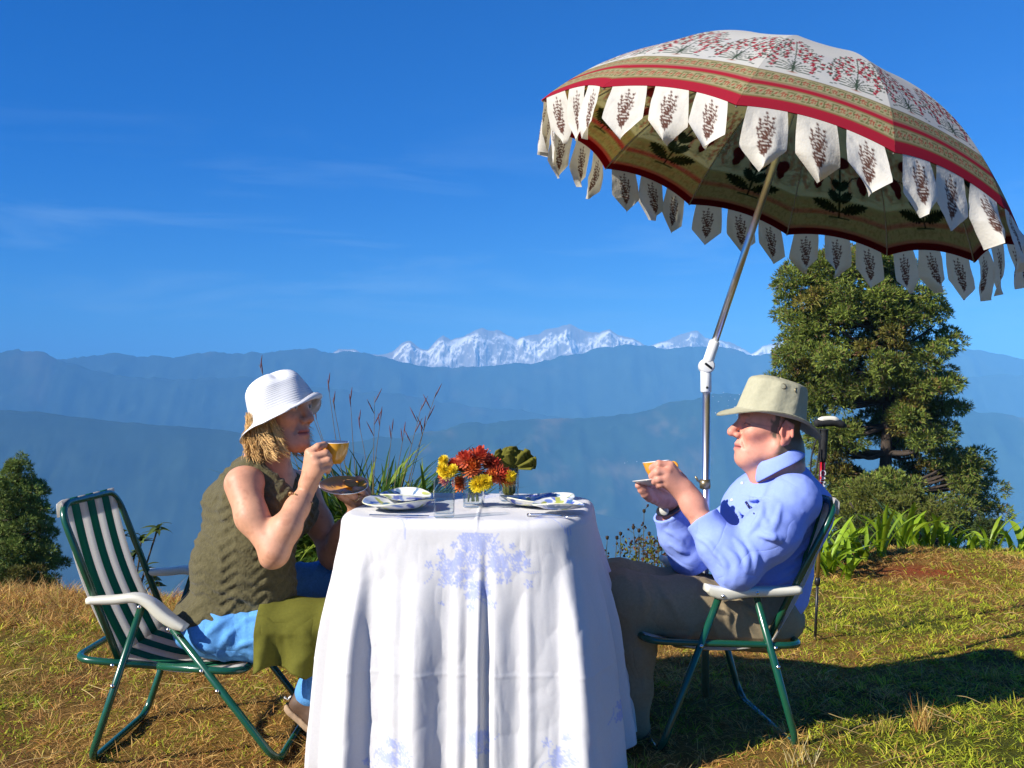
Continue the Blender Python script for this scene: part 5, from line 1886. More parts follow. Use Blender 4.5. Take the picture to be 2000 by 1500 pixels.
for i in range(26):
    nk = c2 + np.array([RNG.uniform(-.02, .02), RNG.uniform(-.02, .02), RNG.uniform(0.085, 0.11)])
    d = np.array([RNG.normal(0, 1), RNG.normal(-.3, 1), RNG.uniform(0.0, .7)]); d /= np.linalg.norm(d)
    s_ = np.cross(d, [0, 0, 1]); s_ /= np.linalg.norm(s_)
    l = RNG.uniform(0.03, 0.055)
    V = [nk, nk + d * l * .5 + s_ * .009, nk + d * l, nk + d * l * .5 - s_ * .009]
    mb.add(V, [[0, 1, 2, 3]])
mb.build('stem', M_stem, fe)

# folded napkin, a pleated fan in the third glass
M_nap = material('olive_linen', (0.135, 0.130, 0.022), crease=(8, 0.009), rough=0.9, var=0.12, scale=150, bump=0.0008, bscale=600, spec=0.1, trans=0.08)
ne = empty('napkin', c3 + np.array([0, 0, 0.012]), 'olive green napkin folded as a fan standing in a glass', 'napkin')
mb = MB()
nu, nv = 60, 14
for layer, (rad, hh, ph, yy) in enumerate(((0.074, 0.058, 0.0, 0.0), (0.066, 0.046, 1.2, -0.018), (0.060, 0.030, 2.1, -0.032))):
    V = []
    for i in range(nu):
        u = i / (nu - 1)
        a = math.radians(200 - 220 * u)
        pl = math.sin(u * 2 * math.pi * 5.5 + ph)
        for j in range(nv):
            v = j / (nv - 1)
            r = rad * (0.30 + 0.70 * v)
            V.append([r * math.cos(a) * 1.02 + 0.012, yy + 0.014 * pl * v - 0.014 * v, 0.100 + hh * 0.15 + (r * math.sin(a) * 0.62 + hh * 0.32 * v) - 0.010 * (pl > 0) * v])
    mb.add(np.array(V) + c3, grid_faces(nu, nv))
o_ = mb.build('fan', M_nap, ne)
m_ = o_.modifiers.new('thick', 'SOLIDIFY'); m_.thickness = 0.003; m_.offset = 0
nF = Field()
nF.cone(c3 + np.array([0, 0, 0.034]), c3 + np.array([0.002, 0, 0.105]), 0.0195, 0.0215, 0.01)
nF.cone(c3 + np.array([0, 0, 0.100]), c3 + np.array([0.004, 0.0, 0.135]), 0.022, 0.036, 0.02)
Vn, Fn = nF.mesh(0.003, lambda X: 0.0022 * np.sin(np.arctan2(X[:, 1] - c3[1], X[:, 0] - c3[0]) * 9))
obj('rolled_base', Vn, Fn, M_nap, ne)

# olive cloth over the woman's knees
nu, nv = 46, 60
V = []
ax0, ax1 = at(512, 1236, 2.985), at(668, 1232, 2.985)
for i in range(nu):
    u = i / (nu - 1)
    c = ax0 + (ax1 - ax0) * u
    R0 = 0.108 - 0.012 * u
    drop = 0.030 - 0.028 * abs(math.sin(u * 5.3)) + 0.03 * u
    for j in range(nv):
        v = j / (nv - 1)
        wv = math.sin(u * 15 + 0.6 * math.sin(6 * v))
        if v < 0.70:
            t = v / 0.70
            a = math.radians(-10 + 178 * t)           # from the far side over the top to the camera side
            k = R0 + 0.003 * wv * t
            V.append(c + np.array([0.01 * math.sin(8 * u + 3 * t) * t, math.cos(a) * k, math.sin(a) * k]))
        else:
            t = (v - 0.70) / 0.30
            a = math.radians(168)
            k = R0 + 0.003 * wv
            V.append(c + np.array([0.01 * math.sin(8 * u + 3), math.cos(a) * k - 0.018 * wv * t - 0.006 * t, math.sin(a) * k - t * (drop + 0.085)]))
V = np.array(V); V = V + (cloth_noise(V, 12, 0.008, 91)[:, None] * np.array([0, 1, 0.4]))
o_ = obj('lap_cloth', V, grid_faces(nu, nv), M_nap, None, label='olive green napkin laid over the lap of the woman in white hat', cat='napkin')
m_ = o_.modifiers.new('thick', 'SOLIDIFY'); m_.thickness = 0.003; m_.offset = 0

# ------------------------------------------------------------------ garden umbrella
UJ = np.array([0.67764649, 3.5, 1.15916141])
UN = np.array([0.31042173, -0.05066499, 0.94924781]); UN /= np.linalg.norm(UN)
UC = np.array([0.88218026, 3.46661734, 1.7846113])
UR, UH, UPH, NG = 0.837, 0.455, 0.17638868, 12
_e1 = np.cross(UN, [0, 1, 0]); _e1 /= np.linalg.norm(_e1); _e2 = np.cross(UN, _e1)
# the same phase as the fitted rim: turn about the axis
RU = np.stack([_e1, _e2, UN], 1)
LEFT = np.linalg.det(RU) < 0
if LEFT: RU[:, 1] *= -1
ue = empty('garden_umbrella', (UJ[0], UJ[1], 0), 'large white garden umbrella with red flower prints tilted over the man', 'umbrella')

M_chrome = material('chrome_pole', (0.72, 0.72, 0.74), rough=0.30, metal=1.0, var=0.04)
M_wplast = material('white_joint_plastic', (0.78, 0.78, 0.76), rough=0.35, var=0.03)
M_black = material('black_fitting', (0.012, 0.012, 0.012), rough=0.4, var=0.1)
apex = UC + UN * UH
low_top = UJ - np.array([0.0, 0, 0.045])
base = np.array([UJ[0] - 0.006, UJ[1], 0.0])
V, Q, T = tube([base + [0, 0, -0.12], base + [0, 0, .3], low_top], 0.0135, 20); MB().add(V, Q, T).build('lower_pole', M_chrome, ue)
V, Q, T = tube([UJ + UN * 0.06, UJ + UN * 0.5, apex - UN * 0.01], 0.0125, 20); MB().add(V, Q, T).build('upper_pole', M_chrome, ue)
mb = MB()
V, Q = lathe([(0.0005, -0.002), (0.017, -0.002), (0.0185, 0.004), (0.0185, 0.070), (0.016, 0.076), (0.0005, 0.076)], 24, mat4(frame_from(UN), UJ + UN * 0.016)); mb.add(V, Q)
V, Q = lathe([(0.0005, 0), (0.017, 0), (0.019, -0.004), (0.019, -0.075), (0.016, -0.080), (0.0005, -0.080)], 24, mat4(np.eye(3), UJ + np.array([-0.002, 0, -0.012]))); mb.add(V, Q)
jo = mb.build('tilt_joint', M_wplast, ue)
V, Q = lathe([(0.0005, -0.020), (0.023, -0.020), (0.0265, -0.016), (0.0265, 0.014), (0.024, 0.018), (0.020, 0.0195), (0.0005, 0.0195)], 32, mat4(frame_from([0.05, -1, 0.1]), UJ))
obj('hinge_disc', V, Q, M_wplast, jo)
V, Q, T = box(UJ + np.array([0.002, -0.024, 0.0]), (0.030, 0.007, 0.008), roty(math.radians(38)), 0.002)
obj('wing_screw', V, [Q, T], M_black, jo)
V, Q = lathe([(0.0002, 0.003), (0.003, 0.003), (0.0045, 0)], 10, mat4(frame_from([0, -1, 0]), UJ + np.array([-0.002, -0.019, -0.075])))
obj('screw', V, Q, M_black, jo)
cl = base + np.array([0, 0, (at(1375, 945, 3.5))[2]])
mb = MB()
V, Q = lathe([(0.0005, -0.016), (0.018, -0.016), (0.0195, 0), (0.018, 0.016), (0.0005, 0.016)], 20, mat4(np.eye(3), cl)); mb.add(V, Q)
V, Q, T = tube([cl + [-0.012, 0, 0.004], cl + [-0.026, -0.002, 0.012], cl + [-0.034, -0.004, 0.026]], 0.004, 8); mb.add(V, Q, T)
mb.build('pole_clamp', M_brass, ue)


CAP_R = (UR ** 2 + UH ** 2) / (2 * UH)
CAP_A = math.asin(UR / CAP_R)


def gore_xyz(u, v, dr=0.0):
    """u -1..1 across the gore, v 0 rim .. 1 apex; in the umbrella frame (z along the pole)"""
    t = (1 - v) * CAP_A
    r = CAP_R * np.sin(t)
    z = CAP_R * (np.cos(t) - math.cos(CAP_A))
    # ribs at u = +-1; cloth is flat between the ribs and sags in a little
    half = np.pi / NG
    x = r * np.cos(half)
    y = u * r * np.sin(half)
    bul = (1 - u * u)
    sag = 0.012 * bul * np.sin(np.pi * np.clip(v, 0, 1))
    x = x - sag * 0.4 * 0
    z = z + 0.030 * bul * (1 - v) ** 3 - 0.006 * bul * np.sin(np.pi * v)      # arched lower edge
    x = x - 0.016 * bul * (1 - v) ** 3
    nx, nz = np.sin(t), np.cos(t)
    return np.stack([x + dr * nx, y, z + dr * nz], -1)


NU_, NV_ = 120, 190
uu = np.linspace(-1, 1, NU_)
vv = np.linspace(0, 1, NV_) ** 0.92 * 0.995
U2, V2 = np.meshgrid(uu, vv, indexing='ij')
GOUT = gore_xyz(U2, V2, 0.0015)
GIN = gore_xyz(U2, V2, -0.0015)


def ellipse(c, col, X, Y, cx, cy, a, b, ang, colr, soft=0.25, alpha=1.0):
    dx, dy = X - cx, Y - cy
    u = dx * math.cos(ang) + dy * math.sin(ang); v = -dx * math.sin(ang) + dy * math.cos(ang)
    m = sstep(1 + soft, 1 - soft, np.hypot(u / a, v / b))[..., None] * alpha
    return c * (1 - m) + np.array(colr) * m


def leafshape(c, X, Y, x0, y0, L, W, ang, colr, alpha=1.0):
    dx, dy = X - x0, Y - y0
    u = (dx * math.cos(ang) + dy * math.sin(ang)) / L; v = (-dx * math.sin(ang) + dy * math.cos(ang))
    w = W * np.sin(np.pi * np.clip(u, 0, 1)) ** 0.9
    m = (sstep(0.0008, -0.0008, np.abs(v) - w) * (u > 0) * (u < 1))[..., None] * alpha
    return c * (1 - m) + np.array(colr) * m


def line(c, X, Y, pts, w, colr):
    m = np.zeros_like(X)
    for (x0, y0), (x1, y1) in zip(pts[:-1], pts[1:]):
        dx, dy = x1 - x0, y1 - y0
        t = np.clip(((X - x0) * dx + (Y - y0) * dy) / (dx * dx + dy * dy + 1e-12), 0, 1)
        m = np.maximum(m, sstep(w * 1.4, w * 0.6, np.hypot(X - x0 - t * dx, Y - y0 - t * dy)))
    m = m[..., None]
    return c * (1 - m) + np.array(colr) * m


# metric coordinates on the gore for drawing the block prints
SX = GOUT[..., 1]
arc = np.concatenate([[0], np.cumsum(np.linalg.norm(np.diff(gore_xyz(0 * vv, vv), axis=0), axis=1))])
SY = np.repeat(arc[None], NU_, 0)
SY = SY / 1.13
CREAM, GREY_G, CRIM, OCH, TAN = (0.82, 0.80, 0.73), (0.07, 0.11, 0.07), (0.50, 0.025, 0.05), (0.30, 0.24, 0.10), (0.50, 0.44, 0.24)
rg = np.random.default_rng(5)
C = np.repeat(np.repeat(np.array(CREAM)[None, None], NU_, 0), NV_, 1).astype(float)


def band(c, y0, y1, colr, soft=0.0015):
    m = (sstep(y0 - soft, y0 + soft, SY) * sstep(y1 + soft, y1 - soft, SY))[..., None]
    return c * (1 - m) + np.array(colr) * m


C = band(C, -1, 0.034, CRIM)
for (y0, y1) in ((0.034, 0.082), (0.098, 0.146)):
    C = band(C, y0, y1, TAN)
    C = band(C, y0, y0 + 0.005, OCH); C = band(C, y1 - 0.005, y1, OCH)
    ym = (y0 + y1) / 2
    n = 11
    for k in range(-n, n + 1):
        x = k * 0.0205 + (0.010 if y0 > 0.09 else 0)
        if k % 2:
            for a in range(5):
                C = ellipse(C, None, SX, SY, x + 0.0055 * math.cos(a * 1.257 + .4), ym + 0.0055 * math.sin(a * 1.257 + .4), 0.0042, 0.0026, a * 1.257 + .4, (0.45, 0.10, 0.06), 0.3)
            C = ellipse(C, None, SX, SY, x, ym, 0.0026, 0.0026, 0, (0.65, 0.55, 0.3), 0.3)
        else:
            th_ = np.linspace(0, 6.28, 12)
            C = line(C, SX, SY, [(x + 0.0095 * math.cos(t), ym + 0.0135 * math.sin(t)) for t in th_], 0.0012, (0.14, 0.16, 0.05))
            C = ellipse(C, None, SX, SY, x, ym, 0.005, 0.003, 0.7, (0.45, 0.10, 0.06), 0.3)
        for (dx, dy, a) in ((0.010, 0.011, .6), (0.010, -0.011, -.6)):
            C = ellipse(C, None, SX, SY, x + dx, ym + dy, 0.0048, 0.0018, a, (0.16, 0.18, 0.06), 0.3)
C = band(C, 0.082, 0.098, CRIM)


def flower_tree(c, cx, by, w, h):
    c = line(c, SX, SY, [(cx, by), (cx + 0.002, by + h * 0.55), (cx, by + h * 0.95)], 0.0016, GREY_G)
    for s in (-1, 1):                                    # sword leaves at the foot
        for k in range(6):
            a = math.radians(18 + 13 * k)
            L = w * (0.50 - 0.03 * k)
            x0, y0 = cx, by + 0.004 + 0.004 * k
            pts = [(x0 + s * L * t * math.cos(a), y0 + L * math.sin(a) * t - s * 0 - 0.026 * t * t * (1.2 - 0.12 * k)) for t in np.linspace(0, 1, 5)]
            c = line(c, SX, SY, pts, 0.0016, GREY_G)
    c = ellipse(c, None, SX, SY, cx, by - 0.003, 0.020, 0.0022, 0, (0.50, 0.16, 0.10), 0.3)
    prof_ = lambda t: w * 0.52 * np.interp(t, [0.05, 0.15, 0.35, 0.6, 0.8, 1.0], [0.62, 0.95, 1.0, 0.80, 0.50, 0.10])
    for k in range(7):
        yb = by + h * (0.14 + 0.10 * k)
        for s in (-1, 1):
            L = prof_(0.2 + 0.1 * k) * 0.95
            c = line(c, SX, SY, [(cx + s * L * t, yb + h * 0.16 * t ** 1.5) for t in np.linspace(0, 1, 5)], 0.0008, GREY_G)
    st = 0.0140
    for r_ in range(int(h / st)):
        y = by + 0.020 + r_ * st
        hw_ = prof_((y - by) / h)
        n_ = int(2 * hw_ / st)
        for q_ in range(n_ + 1):
            x = cx - hw_ + (q_ + (0.5 if r_ % 2 else 0.0)) * st + rg.normal(0, 0.002); yy = y + rg.normal(0, 0.002)
            if abs(x - cx) < 0.004: continue
            if r_ < 4 and abs(x - cx) < hw_ * 0.62: continue
            sg = 1 if x > cx else -1
            if (q_ + r_) % 2 == 0:
                a0 = rg.uniform(0, 6)
                for p_ in range(4):
                    c = leafshape(c, SX, SY, x, yy, 0.0078, 0.0030, a0 + p_ * 1.571, (0.50, 0.03, 0.06))
            for p_ in range(2):
                c = leafshape(c, SX, SY, x + sg * 0.004, yy + 0.004, 0.0092, 0.0028, math.radians(90 - sg * rg.uniform(5, 80) + 180 * (p_ == 1) * 0.4), GREY_G)
    return c


for cx in (-0.094, 0.088):
    C = flower_tree(C, cx, 0.162, 0.158, 0.235)
C = np.clip(C, 0, 1)

SY = SY * 1.13
# lining: poppies on beige
LB = (0.70, 0.66, 0.42)
Cl = np.repeat(np.repeat(np.array(LB)[None, None], NU_, 0), NV_, 1).astype(float)
Cl = band(Cl, -1, 0.028, (0.20, 0.02, 0.025))
dk = (0.035, 0.05, 0.025)
Cl = line(Cl, SX, SY, [(-0.040, 0.085), (0.040, 0.083)], 0.0035, dk)
Cl = line(Cl, SX, SY, [(0, 0.085), (0.002, 0.16), (0.0, 0.30)], 0.0042, dk)
for s in (-1, 1):
    for (y0, L, W, a) in ((0.110, 0.125, 0.017, 22), (0.150, 0.075, 0.013, 50), (0.205, 0.06, 0.010, 60)):
        an = math.radians(a) if s > 0 else math.pi - math.radians(a)
        Cl = leafshape(Cl, SX, SY, 0.0, y0, L, W, an, dk)
        for k in range(7):                              # toothed edge
            t = 0.18 + 0.11 * k
            for q in (-1, 1):
                px_ = L * t * math.cos(an) - q * W * math.sin(math.pi * t) * math.sin(an); py_ = y0 + L * t * math.sin(an) + q * W * math.sin(math.pi * t) * math.cos(an)
                Cl = leafshape(Cl, SX, SY, px_ - 0.006 * math.cos(an), py_ - 0.006 * math.sin(an), 0.014, 0.0035, an + q * 0.5, dk)
    Cl = line(Cl, SX, SY, [(0, 0.20), (s * 0.05, 0.27), (s * 0.085, 0.285)], 0.0022, dk)
    Cl = ellipse(Cl, None, SX, SY, s * 0.092, 0.262, 0.034, 0.024, 1.3 * s, (0.17, 0.02, 0.02), 0.1)
    Cl = leafshape(Cl, SX, SY, s * 0.088, 0.252, 0.05, 0.016, -math.pi / 2 + 0.2 * s, (0.17, 0.02, 0.02))
Cl = ellipse(Cl, None, SX, SY, 0.0, 0.335, 0.040, 0.030, 0, (0.17, 0.02, 0.02), 0.1)
sprig = fbm(np.stack([SX * 130, SY * 130, 0 * SX], -1).reshape(-1, 3), 3, 9).reshape(SX.shape)
yb_ = (sstep(0.03, 0.05, SY) * sstep(0.165, 0.12, SY) * sstep(0.05, 0.25, sprig) * 0.30)[..., None]
Cl = Cl * (1 - yb_) + np.array((0.24, 0.21, 0.07)) * yb_

M_canv = material('printed_cotton', attr=True, rough=0.9, var=0.03, scale=200, bump=0.0006, bscale=600, spec=0.08, trans=0.48, tcol=(1.0, 0.96, 0.82))
M_lin = material('printed_lining', attr=True, rough=0.9, var=0.05, scale=120, bump=0.0006, bscale=500, spec=0.05, trans=0.85, tcol=(1.0, 0.94, 0.68))
FG = grid_faces(NU_, NV_)
wr = np.random.default_rng(3)
pan_me = lin_me = None
inv0 = np.array(world_mat(ue).inverted())
for g in range(NG):
    ang = (UPH + (g + 0.5) * 2 * np.pi / NG) * (-1 if LEFT else 1)
    M = mat4(RU @ rotz(ang), UC)
    # world -> parent space
    Mp = inv0 @ M
    for nm in ('canopy_panel', 'lining_panel'):
        if nm == 'canopy_panel':
            if pan_me is None:
                pan_me = mesh_data(nm, GOUT.reshape(-1, 3), FG, M_canv, C.reshape(-1, 3))
            me = pan_me
        else:
            if lin_me is None:
                lin_me = mesh_data(nm, GIN.reshape(-1, 3), FG[:, ::-1], M_lin, np.clip(Cl, 0, 1).reshape(-1, 3))
            me = lin_me
        o = bpy.data.objects.new(nm, me)
        o.matrix_local = Matrix(Mp.tolist())
        link(o, ue)

# ribs under the lining
M_rib = material('grey_rib', (0.35, 0.33, 0.27), rough=0.4, metal=0.6)
for g in range(NG):
    a = (UPH + g * 2 * np.pi / NG) * (-1 if LEFT else 1)
    Rg = RU @ rotz(a)
    t = np.linspace(0.0, 0.97, 22)
    pr = np.stack([(CAP_R - 0.005) * np.sin((1 - t) * CAP_A), 0 * t, (CAP_R - 0.005) * np.cos((1 - t) * CAP_A) - CAP_R * math.cos(CAP_A)], 1)
    V, Q, T = tube(pr @ Rg.T + UC, 0.0028, 6)
    MB().add(V, Q, T).build('rib', M_rib, ue)

# flaps: three to a gore, each hangs by its own weight
fu, fv = 34, 46
FA = np.linspace(-1, 1, fu); FB = np.linspace(0, 1, fv)
A2, B2 = np.meshgrid(FA, FB, indexing='ij')
FWID, FLEN = 0.063, 0.166
outl = np.where(B2 < 0.64, 0.86 + 0.14 * np.sin(np.pi * B2 / 1.28), np.clip((1 - B2) / 0.36, 0, 1))
outl = np.maximum(outl, 0.015)
fx = A2 * outl * FWID; fy_ = B2 * FLEN
Cf = np.repeat(np.repeat(np.array((0.74, 0.70, 0.61))[None, None], fu, 0), fv, 1).astype(float)
brn = (0.12, 0.05, 0.035)
Cf = line(Cf, fx, fy_, [(0.001, FLEN * 0.82), (0, FLEN * 0.4), (0.001, FLEN * 0.12)], 0.0012, brn)
rgf = np.random.default_rng(8)
for (x0, y0, x1, y1) in ((0.0, .80, 0.0, .12), (0.0, .74, -.020, .40), (0.0, .74, .020, .36), (0.0, .56, -.017, .24), (0.0, .52, .018, .20), (0, .80, -.014, .62), (0, .80, .015, .60)):
    Cf = line(Cf, fx, fy_, [(x0, FLEN * y0), (x0 * .5 + x1 * .5 + (x1 - x0) * .15, FLEN * (y0 + y1) / 2), (x1, FLEN * y1)], 0.0009, brn)
    n_ = max(3, int((y0 - y1) * 17))
    for k in range(n_ + 1):
        t = (k + .3) / (n_ + .3)
        x = x0 + (x1 - x0) * t; y = FLEN * (y0 + (y1 - y0) * t)
        for s in (-1, 1):
            a = -90 + s * rgf.uniform(34, 62)
            if t > .93: a = -90 + s * 22
            Cf = leafshape(Cf, fx, fy_, x, y - .001, rgf.uniform(.0085, .0118), .0026, math.radians(a), brn)
M_flap = material('flap_cotton', attr=True, rough=0.9, var=0.04, scale=120, bump=0.0012, bscale=160, spec=0.08, trans=0.30, tcol=(0.95, 0.88, 0.66))
down = np.array([0, 0, -1.0])
for g in range(NG):
    ang = (UPH + (g + 0.5) * 2 * np.pi / NG) * (-1 if LEFT else 1)
    Rg = RU @ rotz(ang)
    for k, uc in enumerate((-0.62, 0.0, 0.62)):
        hw_u = FWID / (UR * math.sin(math.pi / NG)) * 0.98
        us = uc + FA * hw_u * 0.86
        us = np.clip(us, -0.985, 0.985)
        top = gore_xyz(us, 0 * us, 0.0005) @ Rg.T + UC                 # along the hem
        rad = Rg @ np.array([1.0, 0, 0])
        tng = top[-1] - top[0]; tng /= np.linalg.norm(tng)
        # hanging direction: plumb, kept a little off the rim by its own stiffness
        sw = wr.normal(-0.03, 0.09); so = wr.normal(0.02, 0.08)
        hang = down + 0.16 * rad * 1.0 + tng * sw + rad * so
        hang /= np.linalg.norm(hang)
        nrm = np.cross(tng, hang); nrm /= np.linalg.norm(nrm)
        c1, c2, ph = wr.normal(0, 0.014), wr.normal(0, 0.016), wr.uniform(0, 6.28)
        ctr = top.mean(0)
        P = top[:, None] * (1 - B2[..., None] ** 0.9) + (ctr + tng * 0)[None, None] * (B2[..., None] ** 0.9)
        base_x = (top - ctr) @ tng
        P = ctr + tng * (fx * 1.0)[..., None] + hang * fy_[..., None] + ((top - ctr) - tng * base_x[:, None])[:, None] * (1 - B2[..., None]) ** 2
        amp = B2 * (c1 * np.sin(A2 * 2.2 + ph) * 1.2 + c2 * np.cos(B2 * 3 + ph) + 0.012 * A2 ** 2 * math.copysign(1, c1))
        wrk = 0.0016 * vnoise(np.stack([fx * 60 + g * 3.1, fy_ * 42 + k * 5, 0 * fx], -1).reshape(-1, 3), 4).reshape(fx.shape) * sstep(0, 0.15, B2)
        P = P + nrm * (amp + wrk)[..., None]
        o = obj('flap', P.reshape(-1, 3), grid_faces(fu, fv), M_flap, ue, Cf.reshape(-1, 3))
V, Q = lathe([(0.0005, 0.05), (0.010, 0.046), (0.014, 0.030), (0.012, 0.012), (0.03, 0.006), (0.034, 0.0), (0.0005, -0.002)], 20, mat4(RU if not LEFT else RU, apex - UN * 0.006))
obj('finial', V, Q, M_wplast, ue)

# ------------------------------------------------------------------ plants
def blades(P0, D, L, W, bend, col, tipk=1.25):
    """many grass blades: root, direction, length, width, droop; five vertices each"""
    n = len(P0)
    D = D / np.linalg.norm(D, axis=1, keepdims=True)
    S = np.cross(D, np.array([0, 0, 1.0])) + RNG.normal(0, 0.3, (n, 3)); S /= np.linalg.norm(S, axis=1, keepdims=True) + 1e-9
    dn = np.array([0, 0, -1.0])
    M1 = P0 + D * (L * 0.55)[:, None] + dn * (bend * L * 0.18)[:, None]
    T1 = P0 + D * L[:, None] + dn * (bend * L * 0.62)[:, None]
    w = W[:, None]
    V = np.stack([P0 - S * w * .5, P0 + S * w * .5, M1 - S * w * .45, M1 + S * w * .45, T1], 1).reshape(-1, 3)
    b = np.arange(n)[:, None] * 5
    Q = b + np.array([[0, 1, 3, 2]]); T = b + np.array([[2, 3, 4]])
    C = np.repeat(col[:, None], 5, 1)
    C[:, 4] *= tipk
    return V, Q, T, C.reshape(-1, 3)


M_grass = material('grass_blades', attr=True, rough=0.65, var=0.1, scale=30, spec=0.25, trans=0.30)
M_dry = material('dry_straw', attr=True, rough=0.7, var=0.15, scale=40, spec=0.2, trans=0.2)
N = 300000
gyv = np.sqrt(RNG.uniform(2.25 ** 2, 7.1 ** 2, N * 2))
gxv = RNG.uniform(-1, 1, N * 2) * (0.58 * gyv + 0.30)
# blades stand in little tufts: most roots are drawn towards a tuft centre
nc = 16000
cyv = np.sqrt(RNG.uniform(2.25 ** 2, 7.1 ** 2, nc)); cxv = RNG.uniform(-1, 1, nc) * (0.58 * cyv + 0.30)
ci = RNG.integers(0, nc, N * 2)
intuft = RNG.uniform(0, 1, N * 2) < .72
sg = RNG.uniform(.006, .026, nc)[ci]
gxv = np.where(intuft, cxv[ci] + RNG.normal(0, 1, N * 2) * sg, gxv)
gyv = np.where(intuft, cyv[ci] + RNG.normal(0, 1, N * 2) * sg, gyv)
caz, ctone, cdry, clen = RNG.uniform(0, 6.283, nc), RNG.uniform(.70, 1.25, nc), RNG.normal(0, .25, nc), RNG.uniform(.7, 1.5, nc)
ok = gyv < edge_y(gxv) + 0.30
ok &= RNG.uniform(0, 1, N * 2) < np.clip(1.55 - 0.10 * gyv, 0.5, 1)
bare_ = np.exp(-(((gxv - 2.35) / 0.30) ** 2 + ((gyv - 5.75) / 0.12) ** 2)); ok &= RNG.uniform(0, 1, N * 2) > bare_ * 0.85
gxv, gyv, ci, intuft = gxv[ok][:N], gyv[ok][:N], ci[ok][:N], intuft[ok][:N]
P0 = np.stack([gxv, gyv, ground_z(gxv, gyv) - 0.004], 1)
n = len(P0)
q = P0 * np.array([1, 1, 0])
pn = fbm(q * 1.9, 4, 31) * 0.5 + 0.5
pn2 = fbm(q * 6.0, 3, 41) * 0.5 + 0.5
left = sstep(0.2, -0.8, gxv)
backl = left * sstep(4.1, 4.9, gyv)
mound = np.exp(-(((gxv - 2.3) / 1.0) ** 2 + ((gyv - 6.05) / 0.45) ** 2))
dryp = np.clip(0.16 + 0.70 * sstep(0.38, 0.62, pn * 0.6 + pn2 * 0.4) + 0.22 * left + 0.40 * backl + 0.45 * mound - 0.45 * sstep(0.6, 1.6, gxv) * (1 - mound), 0.05, 0.95)
dryp = np.clip(dryp + np.where(intuft, cdry[ci], 0), .03, .97)
isdry = RNG.uniform(0, 1, n) < dryp
green = np.array(srgb(122, 148, 30)); yg = np.array(srgb(206, 200, 62)); straw = np.array(srgb(224, 186, 108)); rust = np.array(srgb(164, 102, 48))
k = RNG.uniform(0, 1, (n, 1))
cgr = green * (1 - k) + yg * k
k2 = RNG.uniform(0, 1, (n, 1)) ** 1.2
cdr = straw * (1 - k2) + rust * k2
col = np.where(isdry[:, None], cdr, cgr) * RNG.uniform(0.65, 1.15, (n, 1)) * np.where(intuft, ctone[ci], .85)[:, None] * 1.12
L = np.where(isdry, RNG.uniform(0.025, 0.078, n), RNG.uniform(0.016, 0.050, n)) * (1 + 0.75 * backl) * (0.75 + 0.5 * pn2) * np.where(intuft, clen[ci], .8)
W = np.where(isdry, RNG.uniform(0.0013, 0.0027, n), RNG.uniform(0.0018, 0.0036, n)) * (0.75 + 0.09 * gyv)
az = np.where(intuft, caz[ci] + RNG.normal(0, .8, n), RNG.uniform(0, 6.283, n))
up_ = np.where(isdry, RNG.uniform(0.10, 0.9, n), RNG.uniform(0.25, 1.2, n)) + 0.35 * backl
D = np.stack([np.cos(az) + 0.25, np.sin(az), up_ * 1.1], 1)
V, Q, T, Cc = blades(P0, D, L, W, RNG.uniform(0.1, 0.9, n), col)
obj('grass', V, [Q, T], M_grass, None, np.clip(Cc, 0, 0.9), None, kind='stuff', label='matted turf of green blades and dry straw under the table and chairs', cat='grass')

# loose straws lying on the turf, the longest ones
mb = MB()
for i in range(170):
    y = RNG.uniform(2.55, 5.4); x = RNG.uniform(-1, 1) * 0.5 * y
    if y > edge_y(np.array([x]))[0] - 0.05: continue
    p = np.array([x, y, ground_z(np.array([x]), np.array([y]))[0] + RNG.uniform(0.012, 0.03)])
    a = RNG.uniform(0, 3.14); l = RNG.uniform(0.05, 0.16)
    d = np.array([math.cos(a), math.sin(a) * 0.6, RNG.uniform(-.05, .25)])
    V, Q, T = tube(smooth_path([p - d * l / 2, p + np.array([0, 0, RNG.uniform(-.003, .012)]), p + d * l / 2 + np.array([0, 0, RNG.uniform(-.01, .01)])], 3), RNG.uniform(0.0009, 0.0018), 4, False)
    mb.add(V, Q, None, np.array(srgb(205, 178, 118)) * RNG.uniform(0.55, 1.1))
mb.build('loose_straw', M_dry, None, kind='stuff', label='long pale straws lying loose on the turf', cat='straw')


def tuft(base, n, h, spread, label, cols, name='grass_tuft', group=None, w=(0.0014, 0.003)):
    e = empty(name, base, label, 'grass', group)
    P = base + np.stack([RNG.normal(0, spread * .35, n), RNG.normal(0, spread * .35, n), np.full(n, -0.01)], 1)
    a = RNG.uniform(0, 6.283, n)
    D = np.stack([np.cos(a) * .35, np.sin(a) * .35, np.ones(n)], 1)
    cc = np.array([cols[i] for i in RNG.integers(0, len(cols), n)]) * RNG.uniform(.7, 1.15, (n, 1))
    V, Q, T, C_ = blades(P, D, RNG.uniform(.45, 1, n) * h, RNG.uniform(*w, n), RNG.uniform(0, .6, n), cc)
    obj('blades', V, [Q, T], M_dry, e, C_, None, kind='stuff')
    return e


def gpt(px, py):
    """ground point seen at a pixel"""
    d = at(px, py, 1.0) - EYE
    t = -EYE[2] / d[2]
    p = EYE + d * t
    return np.array([p[0], p[1], float(ground_z(np.array([p[0]]), np.array([p[1]]))[0])])


